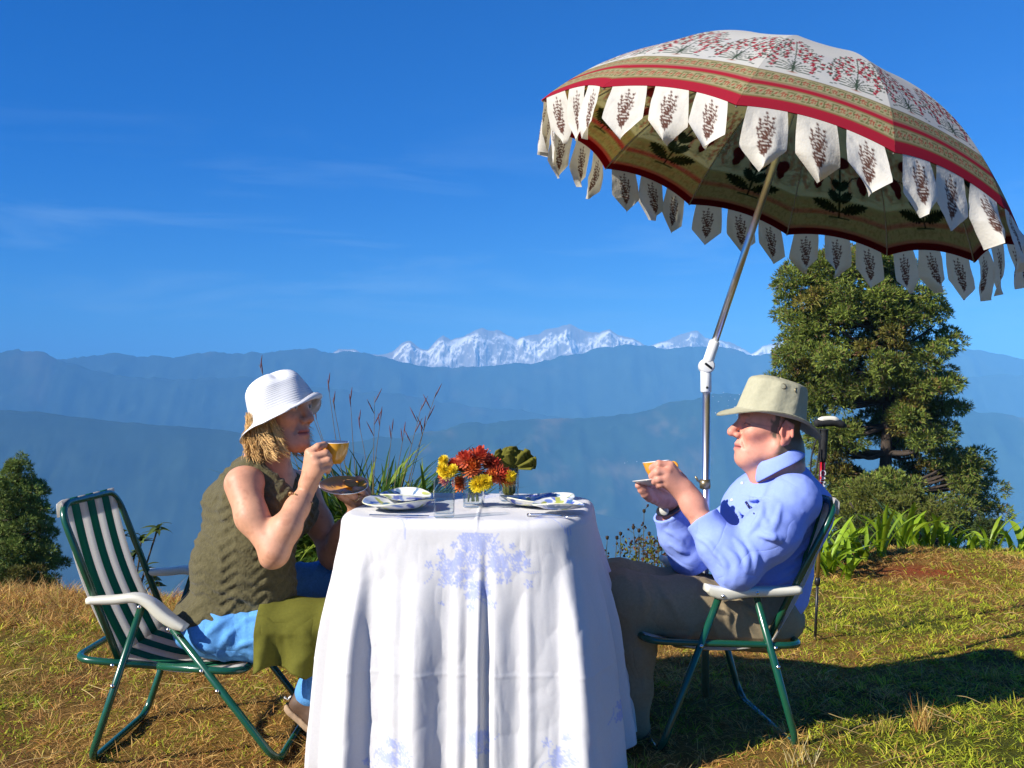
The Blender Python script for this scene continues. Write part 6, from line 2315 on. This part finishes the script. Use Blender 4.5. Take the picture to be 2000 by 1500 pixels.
S_, R_ = srgb(205, 170, 95), srgb(150, 88, 40)
tuft(gpt(1800, 1435), 110, 0.14, 0.05, 'dry straw tuft standing at the edge of the umbrella shade', [S_, R_, S_], group='grass tufts on the turf')
tuft(gpt(1725, 1440), 70, 0.09, 0.05, 'yellow green tuft on the shade edge left of the dry straw tuft', [srgb(150, 150, 50), S_], group='grass tufts on the turf')
tuft(gpt(1570, 1500), 60, 0.12, 0.07, 'pale tuft at the bottom edge in front of the right chair', [S_, srgb(220, 205, 150)], group='grass tufts on the turf')
tuft(gpt(1940, 1330), 80, 0.09, 0.06, 'yellow green tuft by the right edge of the picture', [srgb(160, 155, 55), S_], group='grass tufts on the turf')


def strap(base, az, L, w, rise, droop, fold=0.25, n=12, twist=0.0):
    t = np.linspace(0, 1, n)
    h = np.array([math.cos(az), math.sin(az), 0])
    P = base + h[None] * (L * (0.25 * t + 0.75 * t ** 1.7) * (1 - rise * 0.55))[:, None] + np.array([0, 0, 1.0]) * (L * (rise * 1.15 * t - droop * t ** 2.4))[:, None]
    T_, N_, B_ = frames(P)
    s = np.array([-math.sin(az), math.cos(az), 0]) + twist * np.array([0, 0, 1])
    wd = w * np.clip(np.sin(np.pi * np.clip(t * 0.86 + 0.14, 0, 1)) ** 0.7, 0.02, 1)
    upn = np.cross(T_, s)
    V = np.stack([P - s * wd[:, None] + upn * (-fold * wd)[:, None] * -1, P, P + s * wd[:, None] + upn * (fold * wd)[:, None]], 1).reshape(-1, 3)
    return V, grid_faces(n, 3)


# broad-leaved lilies along the brow on the right
M_lily = material('lily_leaf', attr=True, rough=0.4, var=0.12, scale=12, spec=0.4, trans=0.35, tcol=(1.0, 1.0, 0.5))
lil = [(1618, 1098, 5.75, 15, 0.34, 'tall leafy lily clump right behind the chair back, left of all the lilies'), (1655, 1112, 5.6, 11, 0.22, 'low lily clump at the foot of the tall one behind the right chair'),
       (1690, 1090, 6.0, 9, 0.30, 'lily with arching yellow green leaves below the fluffy bush'),
       (1765, 1076, 6.3, 12, 0.36, 'big pale green lily in the middle of the row under the tree'), (1815, 1074, 6.4, 10, 0.33, 'upright lily beside the big pale one, under the tree trunk'),
       (1868, 1066, 6.5, 7, 0.25, 'thin lily with drooping leaves left of the round dark shrub'),
       (1935, 1062, 6.6, 7, 0.30, 'lily with few tall leaves right of the round dark shrub'), (1988, 1064, 6.6, 9, 0.36, 'lily cut off by the right edge of the picture'),
       (1600, 1085, 5.9, 12, 0.36, 'lily half hidden behind the chair back and shoulder of the man'), (1640, 1085, 6.0, 14, 0.40, 'fullest lily of the row with a dense fountain of leaves near the trekking pole'),
       (1725, 1086, 6.05, 11, 0.34, 'lily between the yellow green one and the big pale one'), (1790, 1070, 6.55, 10, 0.40, 'tall lily at the back of the row beneath the trunk'),
       (1840, 1070, 6.45, 9, 0.30, 'spreading lily next to the thin drooping one'), (1900, 1064, 6.55, 8, 0.24, 'short lily in front of the round dark shrub')]
for (px_, py_, Y, n_, L_, lab) in lil:
    p = at(px_, py_, Y); p[2] = float(ground_z(np.array([p[0]]), np.array([p[1]]))[0]) - 0.01
    e = empty('lily_plant', p, lab, 'plant', 'broad leaved lilies on the brow')
    for i in range(n_):
        az = i * 2.4 + RNG.uniform(-.4, .4)
        L = L_ * RNG.uniform(0.7, 1.2)
        V, Q = strap(p + RNG.normal(0, .018, 3) * [1, 1, 0], az, L, RNG.uniform(.012, .023), RNG.uniform(.62, .98), RNG.uniform(.1, .55), RNG.uniform(.1, .4), 12, RNG.normal(0, .3))
        c = np.array(srgb(138, 168, 40)) * RNG.uniform(.6, 1.15) + np.array((.05, .03, 0)) * RNG.uniform(0, 1)
        obj('leaf', V, Q, M_lily, e, c)

# tall grass clump behind the woman and the table
gb = np.array([at(722, 1000, 4.45)[0], 4.45, 0.0])
ge = empty('tall_grass_clump', gb, 'tall clump of reedy grass with seed stalks between the woman and the table', 'grass')
n = 2600
P = gb + np.stack([RNG.normal(0, .12, n), RNG.normal(0, .09, n), np.full(n, -.02)], 1)
MBg = MB()
for i in range(n):
    az = RNG.uniform(0, 6.283)
    L = RNG.uniform(.55, 1.06)
    V, Q = strap(P[i], az, L, RNG.uniform(.0045, .0115), RNG.uniform(.90, 1.02), RNG.uniform(.28, .80), .2, 10, RNG.normal(0, .25))
    c = np.array(srgb(64, 92, 34)) * RNG.uniform(.5, 1.5)
    if RNG.uniform() < .22: c = np.array(srgb(140, 158, 60)) * RNG.uniform(.7, 1.1)
    MBg.add(V, Q, None, c)
MBg.build('blades', M_lily, ge, kind='stuff')
for (tx, ty, fl) in ((506, 712, 0), (640, 746, 0), (650, 782, 0), (684, 774, 0), (732, 774, 1), (744, 812, 0), (824, 790, 1), (852, 766, 1), (830, 830, 0), (790, 842, 0), (766, 836, 0), (602, 790, 0), (612, 800, 0), (700, 818, 0)):
    tip = at(tx, ty, 4.45 + RNG.uniform(-.08, .08))
    b0 = gb + np.array([(tip[0] - gb[0]) * .25, RNG.normal(0, .05), .3])
    md = (b0 * .45 + tip * .55) + np.array([RNG.normal(0, .012), 0, .02])
    mb = MB()
    V, Q, T = tube(smooth_path([gb + [RNG.normal(0, .05), 0, 0], b0, md, tip], 7), np.linspace(.0030, .0009, 22), 5); mb.add(V, Q, T, srgb(128, 110, 74))
    d = (tip - md) / np.linalg.norm(tip - md)
    for b_ in range(2 + 2 * fl):
        o = tip - d * (.03 + .05 * b_) * (1 if fl else .6)
        sd = np.array([(-1) ** b_ * (.5 if fl else .12), 0, 1.0]); sd /= np.linalg.norm(sd)
        l = .075 if fl else .06
        V, Q, T = tube([o, o + sd * l * .35, o + sd * l * .7, o + sd * l], [.0010, .0028, .0024, .0006], 6); mb.add(V, Q, T, np.array(srgb(112, 72, 72)) * RNG.uniform(.8, 1.2))
    mb.build('seed_stalk', M_dry, ge)

# small weeds and wild flowers on the brow, between the table and the man
wb = np.array([at(1278, 1090, 4.75)[0], 4.75, 0.0])
we = empty('wild_flowers', wb, 'dry wild flower weeds on the brow between the cloth and the knees of the man', 'weeds')
for (tx, ty) in ((1258, 998), (1186, 1050), (1205, 1050), (1212, 1042), (1237, 1030), (1248, 1036), (1248, 1052), (1286, 1050), (1292, 1055), (1298, 1030), (1232, 1062), (1268, 1042)):
    tip = at(tx, ty, 4.75 + RNG.uniform(-.1, .1))
    mb = MB()
    root = np.array([tip[0] + RNG.normal(0, .02), tip[1], -0.02])
    P = smooth_path([root, root * .4 + tip * .6 + RNG.normal(0, .006, 3), tip], 6)
    V, Q, T = tube(P, np.linspace(.0028, .0014, len(P)), 5); mb.add(V, Q, T, srgb(96, 92, 48))
    for k in range(5):
        o = P[int(RNG.integers(5, len(P)))]
        d = np.array([RNG.normal(0, 1), RNG.normal(0, .5), .9]); d /= np.linalg.norm(d)
        tp = o + d * RNG.uniform(.015, .04)
        V, Q, T = tube([o, tp], .001, 4); mb.add(V, Q, T, srgb(96, 92, 48))
        V, Q = lathe([(.0003, .006), (.005, .003), (.0045, -.003), (.0003, -.005)], 7, mat4(frame_from(d), tp)); mb.add(V, Q, None, srgb(70, 48, 40))
    V, Q = lathe([(.0003, .010), (.008, .006), (.007, -.006), (.0003, -.012)], 8, mat4(np.eye(3), tip)); mb.add(V, Q, None, srgb(62, 50, 36))
    mb.build('flower_stalk', M_dry, we)
mb = MB()
for i in range(900):
    p = at(RNG.normal(1270, 26), RNG.uniform(1050, 1130), 4.75 + RNG.normal(0, .06))
    d = RNG.normal(0, 1, 3); d /= np.linalg.norm(d); s = np.cross(d, [0.3, .2, 1]); s /= np.linalg.norm(s)
    l = RNG.uniform(.012, .028)
    c = np.array(srgb(150, 152, 44)) if RNG.uniform() < .6 else np.array(srgb(165, 110, 84))
    mb.add([p, p + d * l * .5 + s * l * .3, p + d * l, p + d * l * .5 - s * l * .3], [[0, 1, 2, 3]], None, c * RNG.uniform(.5, 1.1))
mb.build('leaves', M_lily, we, False, kind='stuff')

# leafy shrub behind the left chair
sb = np.array([at(262, 1150, 5.05)[0], 5.05, 0.0])
se = empty('leafy_shrub', sb, 'small shrub with long drooping leaves behind the back of the left chair', 'shrub')
mb = MB()
whorl = [((308, 1032), .092, 13), ((276, 1052), .085, 11), ((238, 1046), .085, 9), ((262, 1082), .075, 14), ((240, 1100), .075, 12), ((285, 1110), .07, 12), ((255, 1130), .07, 14), ((300, 1135), .06, 9), ((225, 1125), .07, 9)]
for (c_, l_, n_) in whorl:
    c = at(c_[0], c_[1], 5.05 + RNG.normal(0, .03))
    V, Q, T = tube(smooth_path([sb + [RNG.normal(0, .02), 0, 0], (sb + c) / 2 + RNG.normal(0, .012, 3), c], 5), .0045, 6); mb.add(V, Q, T)
    for i in range(n_):
        az = i * 2.4 + RNG.uniform(-.3, .3)
        V, Q = strap(c + np.array([0, 0, RNG.uniform(-.03, .01)]), az, l_ * RNG.uniform(.8, 1.2), .0115, RNG.uniform(.15, .6), RNG.uniform(.2, .6), .3, 8, RNG.normal(0, .3))
        obj('leaf', V, Q, M_lily, se, np.array(srgb(96, 112, 52)) * RNG.uniform(.45, 1.25))
mb.build('stem', material('shrub_bark', (0.05, 0.035, 0.02), rough=0.9, var=0.3), se)


# conifers
M_needle = material('needles', attr=True, rough=0.6, var=0.15, scale=3, spec=0.2, trans=0.18)
M_bark = material('conifer_bark', (0.050, 0.036, 0.026), rough=0.95, var=0.35, scale=14, bump=0.01, bscale=30, stretch=(1, 1, .2))


def sprays(cen, rad, n, nl, nw, cols, seed, upbias=0.3, shell=0.5):
    """tufts of needles on the outside of a clump"""
    rg = np.random.default_rng(seed)
    d = rg.normal(0, 1, (n, 3)); d[:, 2] += upbias; d /= np.linalg.norm(d, axis=1, keepdims=True)
    p = cen + d * np.asarray(rad) * (shell + (1 - shell) * rg.uniform(0, 1, (n, 1)) ** .6)
    Vs, Cs = [], []
    for k in range(5):
        a = d + rg.normal(0, .55, (n, 3)); a[:, 2] += .12; a /= np.linalg.norm(a, axis=1, keepdims=True)
        s = np.cross(a, rg.normal(0, 1, (n, 3))); s /= np.linalg.norm(s, axis=1, keepdims=True) + 1e-9
        l = nl * rg.uniform(.6, 1.25, (n, 1)); w = nw * rg.uniform(.7, 1.2, (n, 1))
        Vs.append(np.stack([p - s * w * .35, p + a * l * .55 - s * w * .5, p + a * l, p + a * l * .55 + s * w * .5], 1))
        m = rg.uniform(0, 1, (n, 1))
        c = np.array(cols[0]) * (1 - m) + np.array(cols[1]) * m
        br = rg.uniform(0, 1, (n, 1)) < .10
        c = np.where(br, np.array(cols[2]), c) * rg.uniform(.75, 1.2, (n, 1))
        Cs.append(np.repeat(c[:, None], 4, 1))
    V = np.concatenate(Vs).reshape(-1, 3); C_ = np.concatenate(Cs).reshape(-1, 3)
    return V, np.arange(len(V)).reshape(-1, 4), C_


def conifer(name, prof, Y, label, nclump, crad, nspray, nl, nw, cols, seed, trunk_px, trunk_r, depth=0.8, gaps=0.0, inner=0.35, keep=None):
    rg = np.random.default_rng(seed)
    prof = np.array(prof, float)
    tb = at(trunk_px, prof[-1, 0] + 60, Y)
    e = empty(name, tb, label, 'tree')
    cr_ = MB(); br = MB(); tr = MB()
    k = Y / F_PX
    zs = np.linspace(0, 1, 14)
    y0, y1 = prof[0, 0], prof[-1, 0] + 160
    tp = np.array([at(trunk_px + 6 * math.sin(5 * t) * (Y / 20), y0 + 20 + (y1 - y0 - 20) * t, Y) for t in zs])
    V, Q, T = tube(tp, np.linspace(trunk_r * .12, trunk_r, 14), 12); tr.add(V, Q, T)
    pts = []
    tries = 0
    while len(pts) < nclump and tries < 8000:
        tries += 1
        u = rg.uniform(0, 1)
        py = prof[0, 0] + (prof[-1, 0] - prof[0, 0]) * u
        lx = np.interp(py, prof[:, 0], prof[:, 1]); rx = np.interp(py, prof[:, 0], prof[:, 2])
        cx, hw_ = (lx + rx) / 2, (rx - lx) / 2
        az = rg.uniform(0, 6.283); r = inner + (1 - inner) * rg.uniform(0, 1) ** .5
        cr = min(crad * rg.uniform(.7, 1.25), max(hw_ * k * 0.85, crad * .35))
        hw2 = max(hw_ - cr / k * .75, 2)
        px_ = cx + hw2 * r * math.cos(az)
        p = at(px_, py, Y); p[1] += hw2 * k * depth * r * math.sin(az)
        if keep is not None and not keep(px_, py, math.sin(az), rg): continue
        if any(np.linalg.norm(p - q_) < (cr + c2) * .52 for q_, c2 in pts): continue
        pts.append((p, cr))
    for i, (p, cr) in enumerate(pts):
        nsp = int(nspray * (cr / crad) ** 2)
        tone = rg.uniform(.75, 1.2)
        brn = rg.uniform() < .12
        cc = [np.array(c) * tone * ((1.15, .82, .9) if brn else (1, 1, 1)) for c in cols]
        sub = 3
        for q_ in range(sub):
            o = rg.normal(0, .38, 3) * cr
            V, Q, C_ = sprays(p + o, np.array([1, 1, .58]) * cr * .78, nsp // sub, nl, nw, cc, seed * 1000 + i * 7 + q_)
            cr_.add(V, Q, None, C_)
        j = np.argmin(np.abs(tp[:, 2] - (p[2] - cr * .6)))
        a = tp[j]; m = (a + p) / 2 + np.array([0, 0, -.12 * np.linalg.norm(p - a)])
        V, Q, T = tube(smooth_path([a, m, p], 5), np.linspace(trunk_r * .30, trunk_r * .07, 11), 6); br.add(V, Q, T)
    cr_.build('crown', M_needle, e, None)
    to = tr.build('trunk', M_bark, e)
    br.build('branches', M_bark, to)
    return e


cg_ = [(0.090, 0.145, 0.024), (0.25, 0.285, 0.045), (0.18, 0.12, 0.05)]
GAPS = [(1662, 812, 26, 26), (1700, 885, 30, 40), (1852, 862, 26, 22), (1640, 690, 16, 18), (1785, 655, 20, 14), (1770, 905, 18, 26), (1660, 645, 14, 12), (1815, 720, 14, 16), (1868, 985, 18, 22)]


def gap(px_, py_, _d, _r):
    return not any(((px_ - a) / (w_ + 16)) ** 2 + ((py_ - b) / (h_ + 16)) ** 2 < 1 for a, b, w_, h_ in GAPS)


conifer('conifer_tree', [(496, 1600, 1740), (525, 1530, 1790), (560, 1512, 1812), (600, 1506, 1838), (650, 1512, 1850), (690, 1500, 1862), (740, 1494, 1880), (780, 1540, 1884), (830, 1560, 1892), (860, 1570, 1914),
                         (900, 1575, 1918), (930, 1580, 1935), (960, 1585, 1962), (1000, 1590, 1958), (1040, 1600, 1935)], 20.0,
        'tall shaggy conifer with gaps of sky in its crown, standing behind the man', 212, 0.345, 290, 0.105, 0.020, cg_, 11, 1728, 0.19, 0.70, 0, .45, keep=gap)
conifer('conifer_sapling', [(888, 36, 46), (910, 8, 62), (945, -14, 84), (990, -36, 100), (1040, -50, 110), (1090, -58, 118), (1140, -60, 122), (1195, -60, 118)], 6.6,
        'young dark green conifer at the left edge, behind the left chair', 95, 0.072, 260, 0.030, 0.0042, [(0.10, 0.18, 0.04), (0.26, 0.32, 0.07), (0.14, 0.10, 0.04)], 5, 32, 0.02, .9, 0, .15)


def bush(name, c, rad, n, nl, nw, cols, seed, label):
    c = np.asarray(c, float)
    e = empty(name, c - np.array([0, 0, rad[2]]), label, 'shrub')
    rg = np.random.default_rng(seed)
    mb = MB()
    for i in range(16):
        o = rg.normal(0, .42, 3) * rad
        V, Q, C_ = sprays(c + o, np.array(rad) * rg.uniform(.35, .6), n // 16, nl, nw, cols, seed * 100 + i); mb.add(V, Q, None, C_)
    mb.build('foliage', M_needle, e, None)
    mb = MB()
    for i in range(5):
        V, Q, T = tube([c + [0, 0, -rad[2] * 1.4], c + rg.normal(0, .4, 3) * rad], .02 * rad[0] + .003, 5); mb.add(V, Q, T)
    mb.build('stem', M_bark, e)


bush('fluffy_bush', at(1700, 992, 12.0), (.34, .3, .26), 2600, .055, .011, [(0.11, 0.135, 0.02), (0.19, 0.20, 0.035), (0.12, 0.09, 0.03)], 3, 'fluffy yellow green bush in front of the tall conifer')
bush('fluffy_bush', at(1785, 1000, 12.5), (.32, .3, .24), 2200, .055, .011, [(0.10, 0.125, 0.02), (0.17, 0.18, 0.035), (0.12, 0.09, 0.03)], 4, 'second fluffy bush, right under the conifer trunk')
bush('round_shrub', at(1932, 1042, 10.0), (.16, .15, .15), 1500, .035, .007, [(0.04, 0.07, 0.02), (0.08, 0.11, 0.025), (0.10, 0.07, 0.03)], 6, 'round dark shrub right of the tall conifer')
bush('dark_undergrowth', at(1745, 1052, 9.0), (.62, .35, .16), 3000, .04, .010, [(0.03, 0.055, 0.016), (0.07, 0.09, 0.02), (0.09, 0.06, 0.025)], 8, 'dark undergrowth behind the row of lilies')

# trekking pole
tpx = gpt(1592, 1252)
top = at(1609, 838, tpx[1] - 0.05)
pole_e = empty('trekking_pole', tpx, 'red and gold trekking pole with black grip stuck in the ground behind the man', 'trekking pole')
ax = top - tpx; Lp = np.linalg.norm(ax); ax /= Lp
PT = lambda t: tpx + ax * (Lp * t)
M_gold2 = material('gold_anodised_tube', (0.42, 0.30, 0.10), rough=0.3, metal=0.7, var=0.05)
M_red = material('red_lacquer', (0.55, 0.012, 0.015), rough=0.25, var=0.05, coat=0.3)
M_foam = material('black_foam', (0.015, 0.015, 0.016), rough=0.8, var=0.3, scale=80, bump=.001)
M_cork = material('cream_grip_cap', (0.70, 0.66, 0.55), rough=0.6, var=0.05)
V, Q, T = tube([tpx - ax * .05, PT(.28)], .0062, 12); MB().add(V, Q, T).build('lower_shaft', M_black, pole_e)
V, Q, T = tube([PT(.26), PT(.27), PT(.29), PT(.30)], [.008, .0125, .0125, .008], 12); MB().add(V, Q, T).build('lock_collar', M_black, pole_e)
V, Q, T = tube([PT(.29), PT(.66)], .0082, 12); MB().add(V, Q, T).build('middle_shaft', M_gold2, pole_e)
pr0, pr1 = at(1604, 978, PT(.68)[1]), at(1607, 902, PT(.85)[1])
t0, t1 = (pr0 - tpx) @ ax / Lp, (pr1 - tpx) @ ax / Lp
V, Q, T = tube([PT(.66), PT(t1)], .0115, 14); rs = MB().add(V, Q, T).build('red_shaft', M_red, pole_e)
V, Q, T = tube(smooth_path([PT(t1), PT(t1 + .03), PT(.90), PT(.94), PT(.985), PT(1.0)], 4), np.interp(np.linspace(0, 1, 21), [0, .15, .4, .6, .8, 1], [.013, .017, .0155, .019, .018, .022]), 14)
MB().add(V, Q, T).build('grip', M_foam, pole_e)
c = PT(1.0)
hd = smooth_path([c + [-.040, 0, .022], c + [-.022, 0, .026], c + [.02, 0, .030], c + [.058, 0, .026], c + [.092, 0, .012]], 6)
V, Q, T = tube(hd, np.interp(np.linspace(0, 1, len(hd)), [0, .1, .5, .9, 1], [.010, .017, .020, .016, .008]), 14)
ho_ = MB().add(V, Q, T).build('handle', M_foam, pole_e)
hd2 = hd[5:-5] + np.array([0, -.004, .012])
V, Q, T = tube(hd2, np.interp(np.linspace(0, 1, len(hd2)), [0, .2, .8, 1], [.006, .0135, .0135, .006]), 12)
MB().add(V, Q, T).build('handle_pad', M_cork, ho_)
V, Q, T = tube(smooth_path([c + [-.02, -.012, 0], c + [-.055, -.02, -.10], c + [-.062, -.02, -.19], c + [-.045, -.022, -.20], c + [-.022, -.014, -.08]], 6), .0035, 6)
MB().add(V, Q, T).build('wrist_strap', M_foam, pole_e)
fc_ = bpy.data.curves.new('lettering', 'FONT')
fc_.body = 'CAMP'; fc_.size = .034; fc_.extrude = .0004; fc_.align_x = 'CENTER'; fc_.align_y = 'CENTER'
M_white = material('white_print', (0.8, 0.8, 0.8), rough=.5)
fc_.materials.append(M_white)
_tmp = bpy.data.objects.new('lettering_curve', fc_)
fo = bpy.data.objects.new('lettering', bpy.data.meshes.new_from_object(_tmp))
bpy.data.objects.remove(_tmp)
if not fo.data.materials: fo.data.materials.append(M_white)
pc = PT(t1 * .42 + t0 * .58 + .02) + np.array([-.001, -.0122, 0])
Rl = np.stack([-ax, np.cross([0, -1.0, 0], -ax), [0, -1.0, 0]], 1)
Ml = np.array(world_mat(pole_e).inverted()) @ mat4(Rl, pc)
link(fo, rs)
fo.matrix_local = Matrix(Ml.tolist())

# scrap of white paper on the turf by the front leg of the left chair
pp = gpt(565, 1368) + np.array([0, 0, .022])
V = np.array([[x, y, .006 * math.sin(3 * x * 90 + y * 70)] for x in np.linspace(-.016, .016, 6) for y in np.linspace(-.010, .010, 5)])
V[:, 2] += .004 * RNG.uniform(-1, 1, len(V))
o_ = obj('paper_scrap', V + pp, grid_faces(6, 5), material('white_paper', (.75, .75, .72), rough=.9), None, label='crumpled white scrap on the turf by the front leg of the left chair', cat='paper')
m_ = o_.modifiers.new('thick', 'SOLIDIFY'); m_.thickness = .001
